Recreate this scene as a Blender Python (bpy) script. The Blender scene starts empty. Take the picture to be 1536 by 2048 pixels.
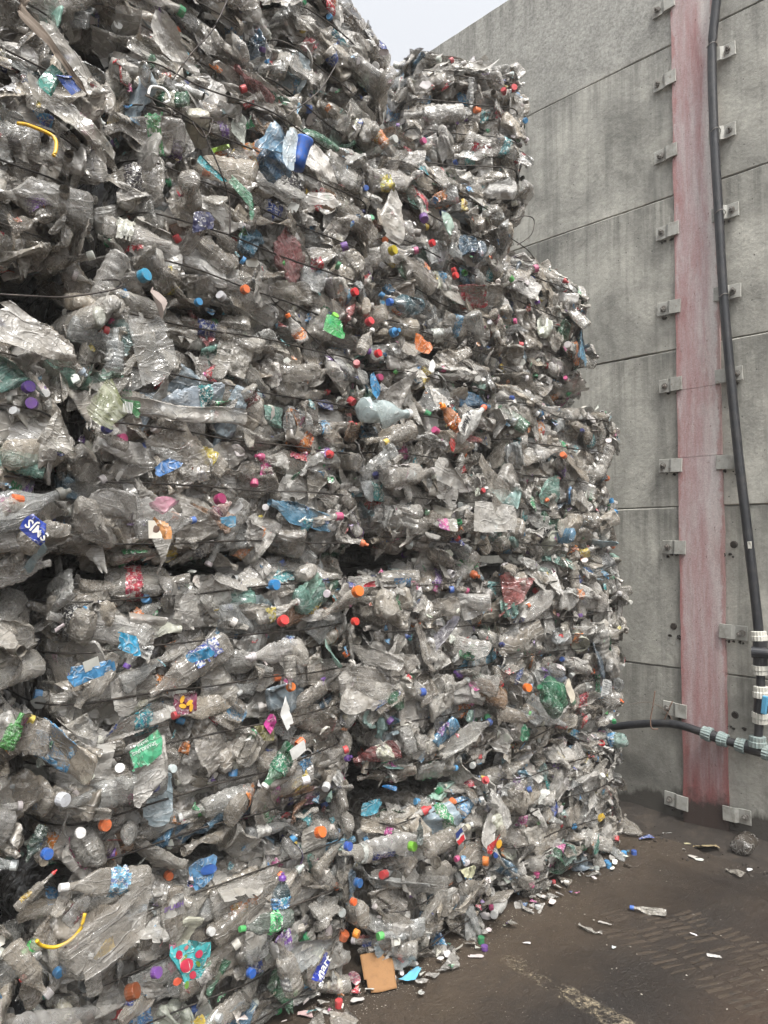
import bpy, bmesh, math, random
import numpy as np
from mathutils import Vector, Matrix, Euler, noise

sc = bpy.context.scene
C = sc.collection
PI = math.pi
RND = random.Random(7)

# ---------------------------------------------------------------- camera, sky, sun, exposure
AZ = math.radians(46.4)                 # viewing direction, measured from the bale face (X) towards the wall's run (Y)
CAMZ = 1.55
F = 1490.0                              # focal length in photo pixels (2048 high)
PITCH = math.atan(61 / F)
cam = bpy.data.cameras.new('camera')
cam.sensor_fit = 'VERTICAL'
cam.sensor_height = 36
cam.sensor_width = 27
cam.lens = F / 2048 * 36
cam.clip_start = 0.05
cam.clip_end = 600
cam_o = bpy.data.objects.new('camera', cam)
C.objects.link(cam_o)
cam_o.location = (0, 0, CAMZ)
cam_o.rotation_euler = (PI / 2 + PITCH, 0, AZ - PI / 2)
sc.camera = cam_o

world = bpy.data.worlds.new("World")
sc.world = world
world.use_nodes = True
wn, wl = world.node_tree.nodes, world.node_tree.links
wn.clear()
sky = wn.new('ShaderNodeTexSky')
sky.sky_type = 'NISHITA'
sky.sun_disc = False
SUN_EL, SUN_AZ = math.radians(62), math.radians(200)
sky.sun_elevation = SUN_EL
sky.sun_rotation = SUN_AZ
sky.air_density = 1.0
sky.dust_density = 4.0
hs = wn.new('ShaderNodeHueSaturation')
hs.inputs['Saturation'].default_value = 0.15
bg = wn.new('ShaderNodeBackground')
bg.inputs['Strength'].default_value = 0.15
wo = wn.new('ShaderNodeOutputWorld')
wl.new(sky.outputs[0], hs.inputs['Color'])
# an even overcast: a third less light from low down than from overhead
wtc = wn.new('ShaderNodeTexCoord'); wsp = wn.new('ShaderNodeSeparateXYZ'); wr = wn.new('ShaderNodeMapRange'); wm = wn.new('ShaderNodeVectorMath')
wl.new(wtc.outputs['Generated'], wsp.inputs[0]); wl.new(wsp.outputs[2], wr.inputs[0])
wr.inputs[1].default_value = 0.0; wr.inputs[2].default_value = 0.7; wr.inputs[3].default_value = 0.4; wr.inputs[4].default_value = 1.0
wm.operation = 'SCALE'; wl.new(hs.outputs[0], wm.inputs[0]); wl.new(wr.outputs[0], wm.inputs['Scale'])
wl.new(wm.outputs[0], bg.inputs[0])
wl.new(bg.outputs[0], wo.inputs[0])

sl = bpy.data.lights.new('sun', 'SUN')
sl.energy = 1.5
sl.angle = math.radians(14)
sl.color = (1.0, 0.97, 0.92)
sun = bpy.data.objects.new('sun', sl)
C.objects.link(sun)
sun_dir = Vector((math.sin(SUN_AZ) * math.cos(SUN_EL), math.cos(SUN_AZ) * math.cos(SUN_EL), math.sin(SUN_EL)))
sun.rotation_euler = sun_dir.to_track_quat('Z', 'Y').to_euler()
sun.location = (0, 0, 12)

sc.view_settings.view_transform = 'Standard'
sc.view_settings.look = 'None'
sc.view_settings.gamma = 1
sc.view_settings.use_curve_mapping = False
sc.view_settings.exposure = 1.4
sc.cycles.use_adaptive_sampling = True
sc.cycles.adaptive_threshold = 0.025
sc.cycles.max_bounces = 5
sc.cycles.diffuse_bounces = 2
sc.cycles.glossy_bounces = 2
sc.cycles.transmission_bounces = 3
sc.cycles.transparent_max_bounces = 6
sc.cycles.caustics_reflective = False
sc.cycles.caustics_refractive = False

fwd = Vector((math.cos(AZ) * math.cos(PITCH), math.sin(AZ) * math.cos(PITCH), math.sin(PITCH)))
rgt = Vector((math.sin(AZ), -math.cos(AZ), 0))
upv = rgt.cross(fwd)
def ray(px, py):
    return fwd + rgt * ((px - 768) / F) + upv * ((1024 - py) / F)
def on_y(px, py, Y):                    # where a sight line meets the bale face plane
    r = ray(px, py); t = Y / r.y
    return Vector((0, 0, CAMZ)) + r * t
def on_x(px, py, X):
    r = ray(px, py); t = X / r.x
    return Vector((0, 0, CAMZ)) + r * t
def on_z(px, py, Z=0.0):
    r = ray(px, py); t = (Z - CAMZ) / r.z
    return Vector((0, 0, CAMZ)) + r * t

# ---------------------------------------------------------------- object helpers
def put(name, mesh, parent=None, mat=None, color=None, **props):
    o = bpy.data.objects.new(name, mesh)
    C.objects.link(o)
    if parent is not None: o.parent = parent
    if mat is not None: o.matrix_basis = mat
    if color is not None: o.color = (color[0], color[1], color[2], 1)
    for k, v in props.items(): o[k] = v
    return o
def thing(name, label, cat, loc=(0, 0, 0), rot=(0, 0, 0), group=None):
    o = bpy.data.objects.new(name, None)
    C.objects.link(o)
    o.empty_display_size = 0.1
    o.location = loc; o.rotation_euler = rot
    o['label'] = label; o['category'] = cat
    if group: o['group'] = group
    return o
def mesh_np(name, V, Fc, mat, smooth=True):
    me = bpy.data.meshes.new(name)
    me.from_pydata([tuple(v) for v in V], [], [tuple(f) for f in Fc])
    if smooth: me.shade_smooth()
    me.materials.append(mat)
    return me
def bm_mesh(name, bm, mat, smooth=False):
    me = bpy.data.meshes.new(name)
    bmesh.ops.recalc_face_normals(bm, faces=bm.faces[:])
    bm.to_mesh(me); bm.free()
    if smooth: me.shade_smooth()
    me.materials.append(mat)
    return me
def add_box(bm, lo, hi, bevel=0.0, jit=0.0, seg=1):
    m = Matrix.Translation([(a + b) / 2 for a, b in zip(lo, hi)]) @ Matrix.Diagonal([b - a for a, b in zip(lo, hi)] + [1])
    r = bmesh.ops.create_cube(bm, size=1, matrix=m)
    if jit:
        for v in r['verts']: v.co += Vector([RND.uniform(-jit, jit) for _ in range(3)])
    if bevel:
        es = list({e for v in r['verts'] for e in v.link_edges})
        bmesh.ops.bevel(bm, geom=es, offset=bevel, segments=seg, affect='EDGES', profile=0.5)
def add_cyl(bm, p, q, r1, r2=None, seg=16, cap=True):
    p, q = Vector(p), Vector(q); d = q - p
    m = Matrix.Translation((p + q) / 2) @ d.to_track_quat('Z', 'Y').to_matrix().to_4x4()
    return bmesh.ops.create_cone(bm, cap_ends=cap, segments=seg, radius1=r1, radius2=r1 if r2 is None else r2, depth=d.length, matrix=m)
def tube_mesh(name, pts, r, mat, sides=6, closed=False):
    pts = [Vector(p) for p in pts]; n = len(pts)
    V, Fc = [], []
    ref = Vector((0.13, 0.21, 0.97))
    for i, p in enumerate(pts):
        a = pts[(i - 1) % n] if (closed or i > 0) else p
        b = pts[(i + 1) % n] if (closed or i < n - 1) else p
        d = (b - a).normalized()
        if abs(d.dot(ref)) > 0.95: u = d.cross(Vector((1, 0, 0))).normalized()
        else: u = d.cross(ref).normalized()
        w = d.cross(u)
        rr = r[i] if isinstance(r, (list, tuple)) else r
        for k in range(sides):
            t = 2 * PI * k / sides
            V.append(p + u * (math.cos(t) * rr) + w * (math.sin(t) * rr))
    m = n if closed else n - 1
    for i in range(m):
        for k in range(sides):
            j = (i + 1) % n
            Fc.append((i * sides + k, i * sides + (k + 1) % sides, j * sides + (k + 1) % sides, j * sides + k))
    if not closed:
        Fc.append(tuple(range(sides))[::-1]); Fc.append(tuple((n - 1) * sides + k for k in range(sides)))
    return mesh_np(name, V, Fc, mat)
def spline(P, n=8):                     # Catmull-Rom through points
    P = [Vector(p) for p in P]; out = []
    for i in range(len(P) - 1):
        p0 = P[max(i - 1, 0)]; p1 = P[i]; p2 = P[i + 1]; p3 = P[min(i + 2, len(P) - 1)]
        for k in range(n):
            t = k / n
            out.append(0.5 * ((2 * p1) + (p2 - p0) * t + (2 * p0 - 5 * p1 + 4 * p2 - p3) * t * t + (3 * p1 - p0 - 3 * p2 + p3) * t ** 3))
    out.append(P[-1]); return out

# ---------------------------------------------------------------- materials
class NT:
    def __init__(s, name):
        s.m = bpy.data.materials.new(name); s.m.use_nodes = True
        s.t = s.m.node_tree; s.n = s.t.nodes; s.l = s.t.links
        s.n.clear()
        s.out = s.n.new('ShaderNodeOutputMaterial')
        s.p = s.n.new('ShaderNodeBsdfPrincipled')
        s.l.new(s.p.outputs[0], s.out.inputs[0])
    def node(s, t, **kw):
        nd = s.n.new(t)
        for k, v in kw.items(): setattr(nd, k, v)
        return nd
    def set(s, sock, v):
        if hasattr(v, 'links') or isinstance(v, bpy.types.NodeSocket): s.l.new(v, sock)
        else: sock.default_value = v
    def coords(s, kind='Object', scale=(1, 1, 1), rot=(0, 0, 0), loc=(0, 0, 0)):
        tc = s.node('ShaderNodeTexCoord'); mp = s.node('ShaderNodeMapping')
        s.l.new(tc.outputs[kind], mp.inputs[0])
        s.set(mp.inputs['Scale'], scale); s.set(mp.inputs['Rotation'], rot); s.set(mp.inputs['Location'], loc)
        return mp.outputs[0]
    def wpos(s, scale=(1, 1, 1), rot=(0, 0, 0)):
        g = s.node('ShaderNodeNewGeometry'); mp = s.node('ShaderNodeMapping')
        s.l.new(g.outputs['Position'], mp.inputs[0]); s.set(mp.inputs['Scale'], scale); s.set(mp.inputs['Rotation'], rot)
        return mp.outputs[0]
    def noise(s, vec, scale, detail=4, rough=0.55, dist=0.0, out='Fac'):
        nd = s.node('ShaderNodeTexNoise')
        s.l.new(vec, nd.inputs['Vector'])
        s.set(nd.inputs['Scale'], scale); s.set(nd.inputs['Detail'], detail); s.set(nd.inputs['Roughness'], rough); s.set(nd.inputs['Distortion'], dist)
        return nd.outputs[out]
    def voronoi(s, vec, scale, feature='F1', out='Distance'):
        nd = s.node('ShaderNodeTexVoronoi', feature=feature)
        s.l.new(vec, nd.inputs['Vector']); s.set(nd.inputs['Scale'], scale)
        return nd.outputs[out]
    def ramp(s, fac, stops, interp='LINEAR'):
        nd = s.node('ShaderNodeValToRGB'); cr = nd.color_ramp; cr.interpolation = interp
        while len(cr.elements) < len(stops): cr.elements.new(0.5)
        for e, (p, c) in zip(cr.elements, stops):
            e.position = p
            e.color = (c, c, c, 1) if isinstance(c, (int, float)) else (c[0], c[1], c[2], 1)
        s.l.new(fac, nd.inputs[0]); return nd.outputs[0]
    def mix(s, fac, a, b, mode='MIX'):
        nd = s.node('ShaderNodeMix', data_type='RGBA', blend_type=mode)
        s.set(nd.inputs[0], fac)
        for i, v in ((6, a), (7, b)):
            if isinstance(v, (int, float)): v = (v, v, v, 1)
            elif isinstance(v, tuple) and len(v) == 3: v = (*v, 1)
            s.set(nd.inputs[i], v)
        return nd.outputs[2]
    def math(s, op, a, b=0.0, clamp=False):
        nd = s.node('ShaderNodeMath', operation=op); nd.use_clamp = clamp
        s.set(nd.inputs[0], a); s.set(nd.inputs[1], b); return nd.outputs[0]
    def bump(s, h, strength, dist=0.01, normal=None):
        nd = s.node('ShaderNodeBump')
        s.l.new(h, nd.inputs['Height']); s.set(nd.inputs['Strength'], strength); s.set(nd.inputs['Distance'], dist)
        if normal is not None: s.l.new(normal, nd.inputs['Normal'])
        return nd.outputs[0]
    def fin(s, color=None, rough=None, normal=None, **kw):
        for k, v in (('Base Color', color), ('Roughness', rough), ('Normal', normal)):
            if v is not None:
                if isinstance(v, tuple) and len(v) == 3: v = (*v, 1)
                s.set(s.p.inputs[k], v)
        for k, v in kw.items():
            s.set(s.p.inputs[k.replace('_', ' ')], v)
        return s.m

def plastic(name, stops, alpha0, alpha1, rough=0.2, fac=0.4, tint_by_object=False, dirt=0.5, bump=0.6):
    """thin clear packaging plastic: see-through face on, denser at grazing angles, creased, smeared with grime"""
    m = NT(name)
    oi = m.node('ShaderNodeObjectInfo')
    obj = m.coords('Object')
    rv = m.node('ShaderNodeVectorMath', operation='ADD')
    cb = m.node('ShaderNodeCombineXYZ')
    r13 = m.math('MULTIPLY', oi.outputs['Random'], 37.0)
    for i in range(3): m.l.new(r13, cb.inputs[i])
    m.l.new(obj, rv.inputs[0]); m.l.new(cb.outputs[0], rv.inputs[1])
    v = rv.outputs[0]
    if tint_by_object: base = oi.outputs['Color']
    else: base = m.ramp(oi.outputs['Random'], stops)
    n1 = m.noise(v, 14, 5, 0.65, 0.8)
    n2 = m.noise(v, 60, 3, 0.6)
    dirtf = m.ramp(n1, [(0.42, 0.0), (0.68, 1.0)])
    df = m.math('MULTIPLY', dirtf, dirt)
    col = m.mix(df, base, (0.185, 0.155, 0.12))
    # creases: flat facets between sharp folds, at three sizes
    wv = m.mix(0.06, v, m.noise(v, 11, 3, 0.6, 0, 'Color'))
    def facets(scale):
        nd = m.node('ShaderNodeTexVoronoi', feature='F1'); m.l.new(wv, nd.inputs['Vector']); nd.inputs['Scale'].default_value = scale
        sb = m.node('ShaderNodeVectorMath', operation='SUBTRACT'); m.l.new(wv, sb.inputs[0]); m.l.new(nd.outputs['Position'], sb.inputs[1])
        cc = m.node('ShaderNodeVectorMath', operation='SUBTRACT'); m.l.new(nd.outputs['Color'], cc.inputs[0]); cc.inputs[1].default_value = (.5, .5, .5)
        dt = m.node('ShaderNodeVectorMath', operation='DOT_PRODUCT'); m.l.new(sb.outputs[0], dt.inputs[0]); m.l.new(cc.outputs[0], dt.inputs[1])
        return dt.outputs['Value']
    def crease(vec, scale, width, dist):
        d_ = m.math('ABSOLUTE', m.math('SUBTRACT', m.noise(vec, scale, 1.5, 0.5, dist), 0.5))
        return m.ramp(d_, [(0.0, 1.0), (width * 0.35, 0.55), (width, 0.0)])
    mp = m.node('ShaderNodeMapping'); m.l.new(v, mp.inputs[0]); mp.inputs['Scale'].default_value = (1.5, 1.0, 0.45); mp.inputs['Rotation'].default_value = (0, 0.3, 0)
    c1 = crease(mp.outputs[0], 17, 0.05, 0.9); c2 = crease(v, 26, 0.045, 1.6)
    msk = m.ramp(m.noise(v, 10, 2, 0.5), [(0.42, 0.0), (0.6, 1.0)])
    cr = m.math('ADD', c1, m.math('MULTIPLY', c2, msk), True)
    h = m.math('ADD', m.math('MULTIPLY', facets(15), fac), m.math('MULTIPLY', facets(42), fac * 0.55))
    h = m.math('ADD', h, m.math('MULTIPLY', cr, 0.0022))
    h = m.math('ADD', h, m.math('MULTIPLY', m.noise(v, 9, 2, 0.5), 0.030))
    nb = m.bump(h, bump, 1.0)
    col = m.mix(m.math('MULTIPLY', cr, 0.42), col, m.mix(0.6, base, (0.72, 0.71, 0.68)))
    lw = m.node('ShaderNodeLayerWeight'); lw.inputs['Blend'].default_value = 0.35
    m.l.new(nb, lw.inputs['Normal'])
    al = m.math('ADD', m.math('MULTIPLY', lw.outputs['Facing'], alpha1 - alpha0), alpha0)
    al = m.math('ADD', al, m.math('MULTIPLY', df, 0.35), True)
    rg = m.math('ADD', m.math('MULTIPLY', dirtf, 0.22), rough)
    if alpha0 >= 1: return m.fin(col, rg, nb, IOR=1.7)
    return m.fin(col, rg, nb, Alpha=al, IOR=1.85)

PETC0 = [(0.0, (0.20, 0.172, 0.138)), (0.18, (0.36, 0.345, 0.31)), (0.34, (0.135, 0.115, 0.09)), (0.5, (0.43, 0.42, 0.395)),
        (0.66, (0.20, 0.18, 0.15)), (0.78, (0.26, 0.275, 0.275)), (0.9, (0.36, 0.315, 0.25)), (1.0, (0.15, 0.15, 0.145))]
PETC = [(p_, tuple(min(1, x * 1.24) for x in c_)) for p_, c_ in PETC0]
CLEAR = plastic('clear_pet', PETC, 0.36, 0.92, 0.12, 0.38, dirt=0.5, bump=0.9)
SMOOTH = plastic('smooth_pet', PETC, 0.34, 0.92, 0.09, 0.12, dirt=0.5, bump=0.8)
CRUSHED = plastic('crumpled_pet', PETC, 0.48, 0.92, 0.13, 0.8, dirt=0.4, bump=0.95)
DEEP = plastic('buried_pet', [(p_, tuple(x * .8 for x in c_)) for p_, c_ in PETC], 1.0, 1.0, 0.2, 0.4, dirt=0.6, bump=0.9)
FILM = plastic('plastic_film', [(0.0, (0.30, 0.28, 0.24)), (0.3, (0.50, 0.485, 0.45)), (0.5, (0.21, 0.185, 0.15)), (0.75, (0.58, 0.56, 0.52)), (1.0, (0.26, 0.25, 0.23))],
               0.55, 0.97, 0.17, 0.5, dirt=0.5, bump=0.95)
TINT = plastic('tinted_pet', None, 0.62, 0.97, 0.12, 0.35, True, dirt=0.3, bump=0.9)

def label_mat(name, printed):
    m = NT(name)
    oi = m.node('ShaderNodeObjectInfo')
    gen = m.coords('Object')
    cb = m.node('ShaderNodeCombineXYZ'); r = m.math('MULTIPLY', oi.outputs['Random'], 91.0)
    m.l.new(r, cb.inputs[0]); m.l.new(r, cb.inputs[2])
    va = m.node('ShaderNodeVectorMath', operation='ADD'); m.l.new(gen, va.inputs[0]); m.l.new(cb.outputs[0], va.inputs[1])
    v = va.outputs[0]
    c = oi.outputs['Color']
    if printed:
        blocks = m.ramp(m.noise(v, 26, 2, 0.5, 1.2), [(0.0, 0.0), (0.54, 0.0), (0.56, 1.0)], 'LINEAR')
        h2 = m.node('ShaderNodeHueSaturation'); m.l.new(oi.outputs['Color'], h2.inputs['Color'])
        m.l.new(m.math('ADD', m.math('MULTIPLY', oi.outputs['Random'], 0.16), 0.42), h2.inputs['Hue']); h2.inputs['Value'].default_value = 0.6
        whites = m.ramp(m.noise(v, 44, 3, 0.6, 2.5), [(0.0, 0.0), (0.54, 0.0), (0.57, 1.0)])
        c = m.mix(m.math('MULTIPLY', blocks, 0.8), c, h2.outputs[0])
        c = m.mix(m.math('MULTIPLY', whites, 0.85), c, (0.55, 0.54, 0.50))
    cr = m.ramp(m.math('ABSOLUTE', m.math('SUBTRACT', m.noise(v, 24, 2, 0.5, 1.5), 0.5)), [(0.0, 1.0), (0.012, 0.6), (0.04, 0.0)])
    c = m.mix(m.math('MULTIPLY', cr, 0.45), c, (0.55, 0.54, 0.50))
    d = m.ramp(m.noise(v, 16, 5, 0.7), [(0.42, 0.0), (0.7, 0.8)])
    c = m.mix(d, c, m.mix(0.5, c, (0.12, 0.10, 0.08)))
    d2 = m.ramp(m.noise(v, 60, 4, 0.7), [(0.55, 0.0), (0.7, 0.6)])
    c = m.mix(d2, c, (0.15, 0.13, 0.10))
    def facets(scale):
        nd = m.node('ShaderNodeTexVoronoi', feature='F1'); m.l.new(v, nd.inputs['Vector']); nd.inputs['Scale'].default_value = scale
        sb = m.node('ShaderNodeVectorMath', operation='SUBTRACT'); m.l.new(v, sb.inputs[0]); m.l.new(nd.outputs['Position'], sb.inputs[1])
        cc = m.node('ShaderNodeVectorMath', operation='SUBTRACT'); m.l.new(nd.outputs['Color'], cc.inputs[0]); cc.inputs[1].default_value = (.5, .5, .5)
        dt = m.node('ShaderNodeVectorMath', operation='DOT_PRODUCT'); m.l.new(sb.outputs[0], dt.inputs[0]); m.l.new(cc.outputs[0], dt.inputs[1])
        return dt.outputs['Value']
    h = m.math('ADD', m.math('MULTIPLY', facets(28), 0.7), m.math('MULTIPLY', facets(70), 0.5))
    h = m.math('ADD', h, m.math('MULTIPLY', cr, 0.002))
    return m.fin(c, 0.24, m.bump(h, 0.9, 1.0), IOR=1.6)
LABEL = label_mat('printed_label', True)
PLAINLAB = label_mat('plain_label', False)
def solid(name, rough=0.4, dirt=0.3, bump=0.2, scale=30, **kw):
    m = NT(name); oi = m.node('ShaderNodeObjectInfo'); v = m.coords('Object')
    d = m.ramp(m.noise(v, scale, 4, 0.65), [(0.45, 0.0), (0.75, 1.0)])
    c = m.mix(m.math('MULTIPLY', d, dirt), oi.outputs['Color'], (0.17, 0.14, 0.11))
    nb = m.bump(m.noise(v, scale * 2, 4, 0.6), bump, 0.003)
    return m.fin(c, rough, nb, **kw)
CAP = solid('cap_plastic', 0.4, 0.7, 0.3, 75)
PAPER = solid('paper_card', 0.8, 0.35, 0.4, 25)
WIRE = solid('baling_wire', 0.5, 0.5, 0.2, 30, Metallic=0.6)
PRINT = solid('label_print', 0.5, 0.1, 0.0)
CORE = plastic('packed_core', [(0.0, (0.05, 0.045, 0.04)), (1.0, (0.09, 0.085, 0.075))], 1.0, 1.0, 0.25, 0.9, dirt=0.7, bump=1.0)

def concrete_mat(name, light, dark, seed, damp_dark_base=True):
    m = NT(name)
    oi = m.node('ShaderNodeObjectInfo')
    off = m.node('ShaderNodeCombineXYZ'); m.l.new(m.math('MULTIPLY', oi.outputs['Random'], 53.0), off.inputs[1])
    base = m.wpos()
    ad = m.node('ShaderNodeVectorMath', operation='ADD'); m.l.new(base, ad.inputs[0]); m.l.new(off.outputs[0], ad.inputs[1])
    v = ad.outputs[0]
    def mapv(src, sc_):
        mp = m.node('ShaderNodeMapping'); m.l.new(src, mp.inputs[0]); mp.inputs['Scale'].default_value = sc_; return mp.outputs[0]
    big = m.noise(v, 2.2, 7, 0.68, 0.5)
    c = m.ramp(big, [(0.3, dark), (0.52, tuple((a + b) / 2 for a, b in zip(light, dark))), (0.72, light)])
    fine = m.noise(v, 55, 5, 0.75)
    c = m.mix(0.4, c, m.ramp(fine, [(0.28, 0.35), (0.5, 0.5), (0.75, 0.72)]), 'OVERLAY')
    streak = m.noise(mapv(base, (1, 5.0, 0.35)), 2.4, 5, 0.62, 0.25)
    st = m.ramp(streak, [(0.5, 0.0), (0.68, 0.75)])
    c = m.mix(st, c, m.mix(0.5, c, (0.045, 0.046, 0.042)))
    pale = m.ramp(m.noise(mapv(v, (1, 2.4, 0.8)), 1.6, 6, 0.7), [(0.55, 0.0), (0.75, 0.5)])
    c = m.mix(pale, c, (0.42, 0.41, 0.36))
    # weathered aggregate towards the exposed top
    sep = m.node('ShaderNodeSeparateXYZ'); m.l.new(base, sep.inputs[0])
    topf = m.ramp(m.math('ADD', m.math('MULTIPLY', sep.outputs[2], 0.18), m.math('MULTIPLY', m.noise(v, 1.1, 4), 0.25)), [(0.82, 0.0), (0.98, 0.8)])
    speck = m.ramp(m.noise(v, 60, 4, 0.8), [(0.36, (0.22, 0.217, 0.20)), (0.5, (0.34, 0.335, 0.305)), (0.64, (0.46, 0.455, 0.42))])
    c = m.mix(topf, c, speck)
    jd = m.math('FRACT', m.math('DIVIDE', m.math('SUBTRACT', sep.outputs[2], 0.862 - 0.8736), 0.8736))
    jn = m.noise(mapv(base, (1, 7.0, 0.25)), 2.2, 5, 0.7)
    run = m.math('MULTIPLY', m.ramp(jd, [(0.0, 0.0), (0.45, 0.0), (0.985, 1.0), (1.0, 0.7)]), m.ramp(jn, [(0.45, 0.0), (0.62, 0.8)]))
    c = m.mix(run, c, m.mix(0.6, c, (0.05, 0.052, 0.045)))
    grime = m.ramp(m.noise(v, 3.4, 8, 0.72, 1.0), [(0.5, 0.0), (0.66, 0.55)])
    c = m.mix(grime, c, m.mix(0.55, c, (0.07, 0.07, 0.06)))
    holes = m.ramp(m.voronoi(v, 17, 'F1'), [(0.045, 0.8), (0.08, 0.0)])
    c = m.mix(holes, c, (0.05, 0.048, 0.042))
    spots = m.ramp(m.noise(v, 18, 3, 0.8), [(0.64, 0.0), (0.72, 0.4)])
    c = m.mix(spots, c, (0.07, 0.068, 0.06))
    if damp_dark_base:
        wet = m.math('SUBTRACT', m.math('ADD', -0.04, m.math('MULTIPLY', m.noise(mapv(base, (1, 1.6, 0.8)), 2.3, 5, 0.6), 0.42)), sep.outputs[2])
        wf = m.ramp(m.math('ADD', m.math('MULTIPLY', wet, 4.0), 0.35), [(0.42, 0.0), (0.56, 0.92)])
        c = m.mix(wf, c, (0.030, 0.024, 0.019))
        dl = m.ramp(sep.outputs[2], [(0.0, 0.55), (0.8, 0.25), (1.0, 0.0)])  # darker towards the floor, most in the darker mottles
        c = m.mix(m.math('MULTIPLY', m.ramp(big, [(0.3, 1.0), (0.7, 0.3)]), dl), c, (0.075, 0.07, 0.058))
    pits = m.ramp(m.voronoi(v, 17, 'F1'), [(0.04, 0.0), (0.09, 1.0)])
    hsum = m.math('ADD', m.math('MULTIPLY', fine, 0.7), m.math('ADD', m.math('MULTIPLY', pits, 0.25), m.math('MULTIPLY', m.noise(v, 9, 4, 0.6), 1.2)))
    return m.fin(c, 0.88, m.bump(hsum, 0.5, 0.007))
CONC = concrete_mat('wall_concrete', (0.52, 0.505, 0.445), (0.17, 0.167, 0.148), 1)

def floor_mat():
    m = NT('dirty_floor'); v = m.wpos()
    a = m.noise(v, 1.3, 8, 0.65, 0.6)
    c = m.ramp(a, [(0.3, (0.0075, 0.0048, 0.0032)), (0.5, (0.0155, 0.0100, 0.0063)), (0.7, (0.033, 0.0220, 0.0135))])
    f = m.noise(v, 70, 5, 0.8)
    c = m.mix(0.5, c, m.ramp(f, [(0.3, 0.32), (0.55, 0.5), (0.8, 0.8)]), 'OVERLAY')
    # dusty rim near the foot of the stack
    sep = m.node('ShaderNodeSeparateXYZ'); m.l.new(v, sep.inputs[0])
    dz = m.math('ADD', sep.outputs[1], m.math('MULTIPLY', m.noise(v, 3.0, 6, 0.7), 0.7))
    rim = m.ramp(m.math('MULTIPLY', dz, 0.4), [(0.70, 0.0), (0.86, 0.75)])
    c = m.mix(rim, c, m.mix(a, (0.034, 0.0225, 0.0135), (0.074, 0.052, 0.032)))
    # broom marks running across the slab
    br = m.noise(m.wpos((1.4, 34, 1), (0, 0, math.radians(-4))), 2.0, 4, 0.7)
    near = m.ramp(m.math('ADD', m.math('MULTIPLY', sep.outputs[1], 0.5), m.math('MULTIPLY', sep.outputs[0], 0.12)), [(0.62, 1.0), (0.9, 0.0)])
    bs = m.math('MULTIPLY', m.ramp(br, [(0.4, 0.0), (0.65, 1.0)]), m.math('MULTIPLY', near, 0.6))
    c = m.mix(bs, c, (0.065, 0.043, 0.026))
    warm = m.ramp(m.math('ADD', m.math('SUBTRACT', 1.35, sep.outputs[1]), m.math('MULTIPLY', m.noise(v, 1.8, 5, 0.6), 0.5)), [(0.3, 0.0), (0.75, 0.6)])
    c = m.mix(warm, c, m.mix(a, (0.020, 0.011, 0.006), (0.075, 0.040, 0.018)))
    gr = m.noise(v, 190, 3, 0.8)
    c = m.mix(m.ramp(gr, [(0.58, 0.0), (0.72, 0.6)]), c, (0.11, 0.09, 0.065))
    c = m.mix(m.ramp(m.noise(v, 26, 6, 0.8), [(0.5, 0.0), (0.7, 0.55)]), c, (0.009, 0.0065, 0.005))
    sp = m.ramp(m.voronoi(v, 36, 'F1'), [(0.035, 1.0), (0.06, 0.0)])
    sp2 = m.math('MULTIPLY', sp, m.ramp(m.noise(v, 4, 3), [(0.45, 0.0), (0.6, 0.9)]))
    c = m.mix(sp2, c, (0.42, 0.40, 0.36))
    rg = m.ramp(m.noise(v, 2.2, 5, 0.6), [(0.35, 0.45), (0.65, 0.85)])
    h = m.math('ADD', m.math('MULTIPLY', f, 0.9), m.math('ADD', m.noise(v, 9, 6, 0.75), m.math('MULTIPLY', br, 0.35)))
    return m.fin(c, rg, m.bump(h, 0.6, 0.015))
FLOOR = floor_mat()
def line_mat():
    m = NT('worn_line_paint'); v = m.wpos()
    n = m.noise(v, 60, 5, 0.8, 0.5); g = m.noise(v, 5, 4, 0.6)
    a = m.ramp(m.math('ADD', m.math('MULTIPLY', n, 0.6), m.math('MULTIPLY', g, 0.55)), [(0.575, 0.0), (0.66, 0.8)])
    tc = m.coords('UV'); s = m.node('ShaderNodeSeparateXYZ'); m.l.new(tc, s.inputs[0])
    edge = m.math('MULTIPLY', m.ramp(s.outputs[0], [(0.0, 0.0), (0.25, 1.0), (0.8, 1.0), (1.0, 0.0)]), m.ramp(s.outputs[1], [(0.0, 0.0), (0.12, 1.0), (0.85, 1.0), (1.0, 0.0)]))
    al = m.math('MULTIPLY', a, m.math('POWER', edge, 0.5))
    return m.fin((0.27, 0.225, 0.155), 0.8, None, Alpha=al)
LINE = line_mat()
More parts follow.
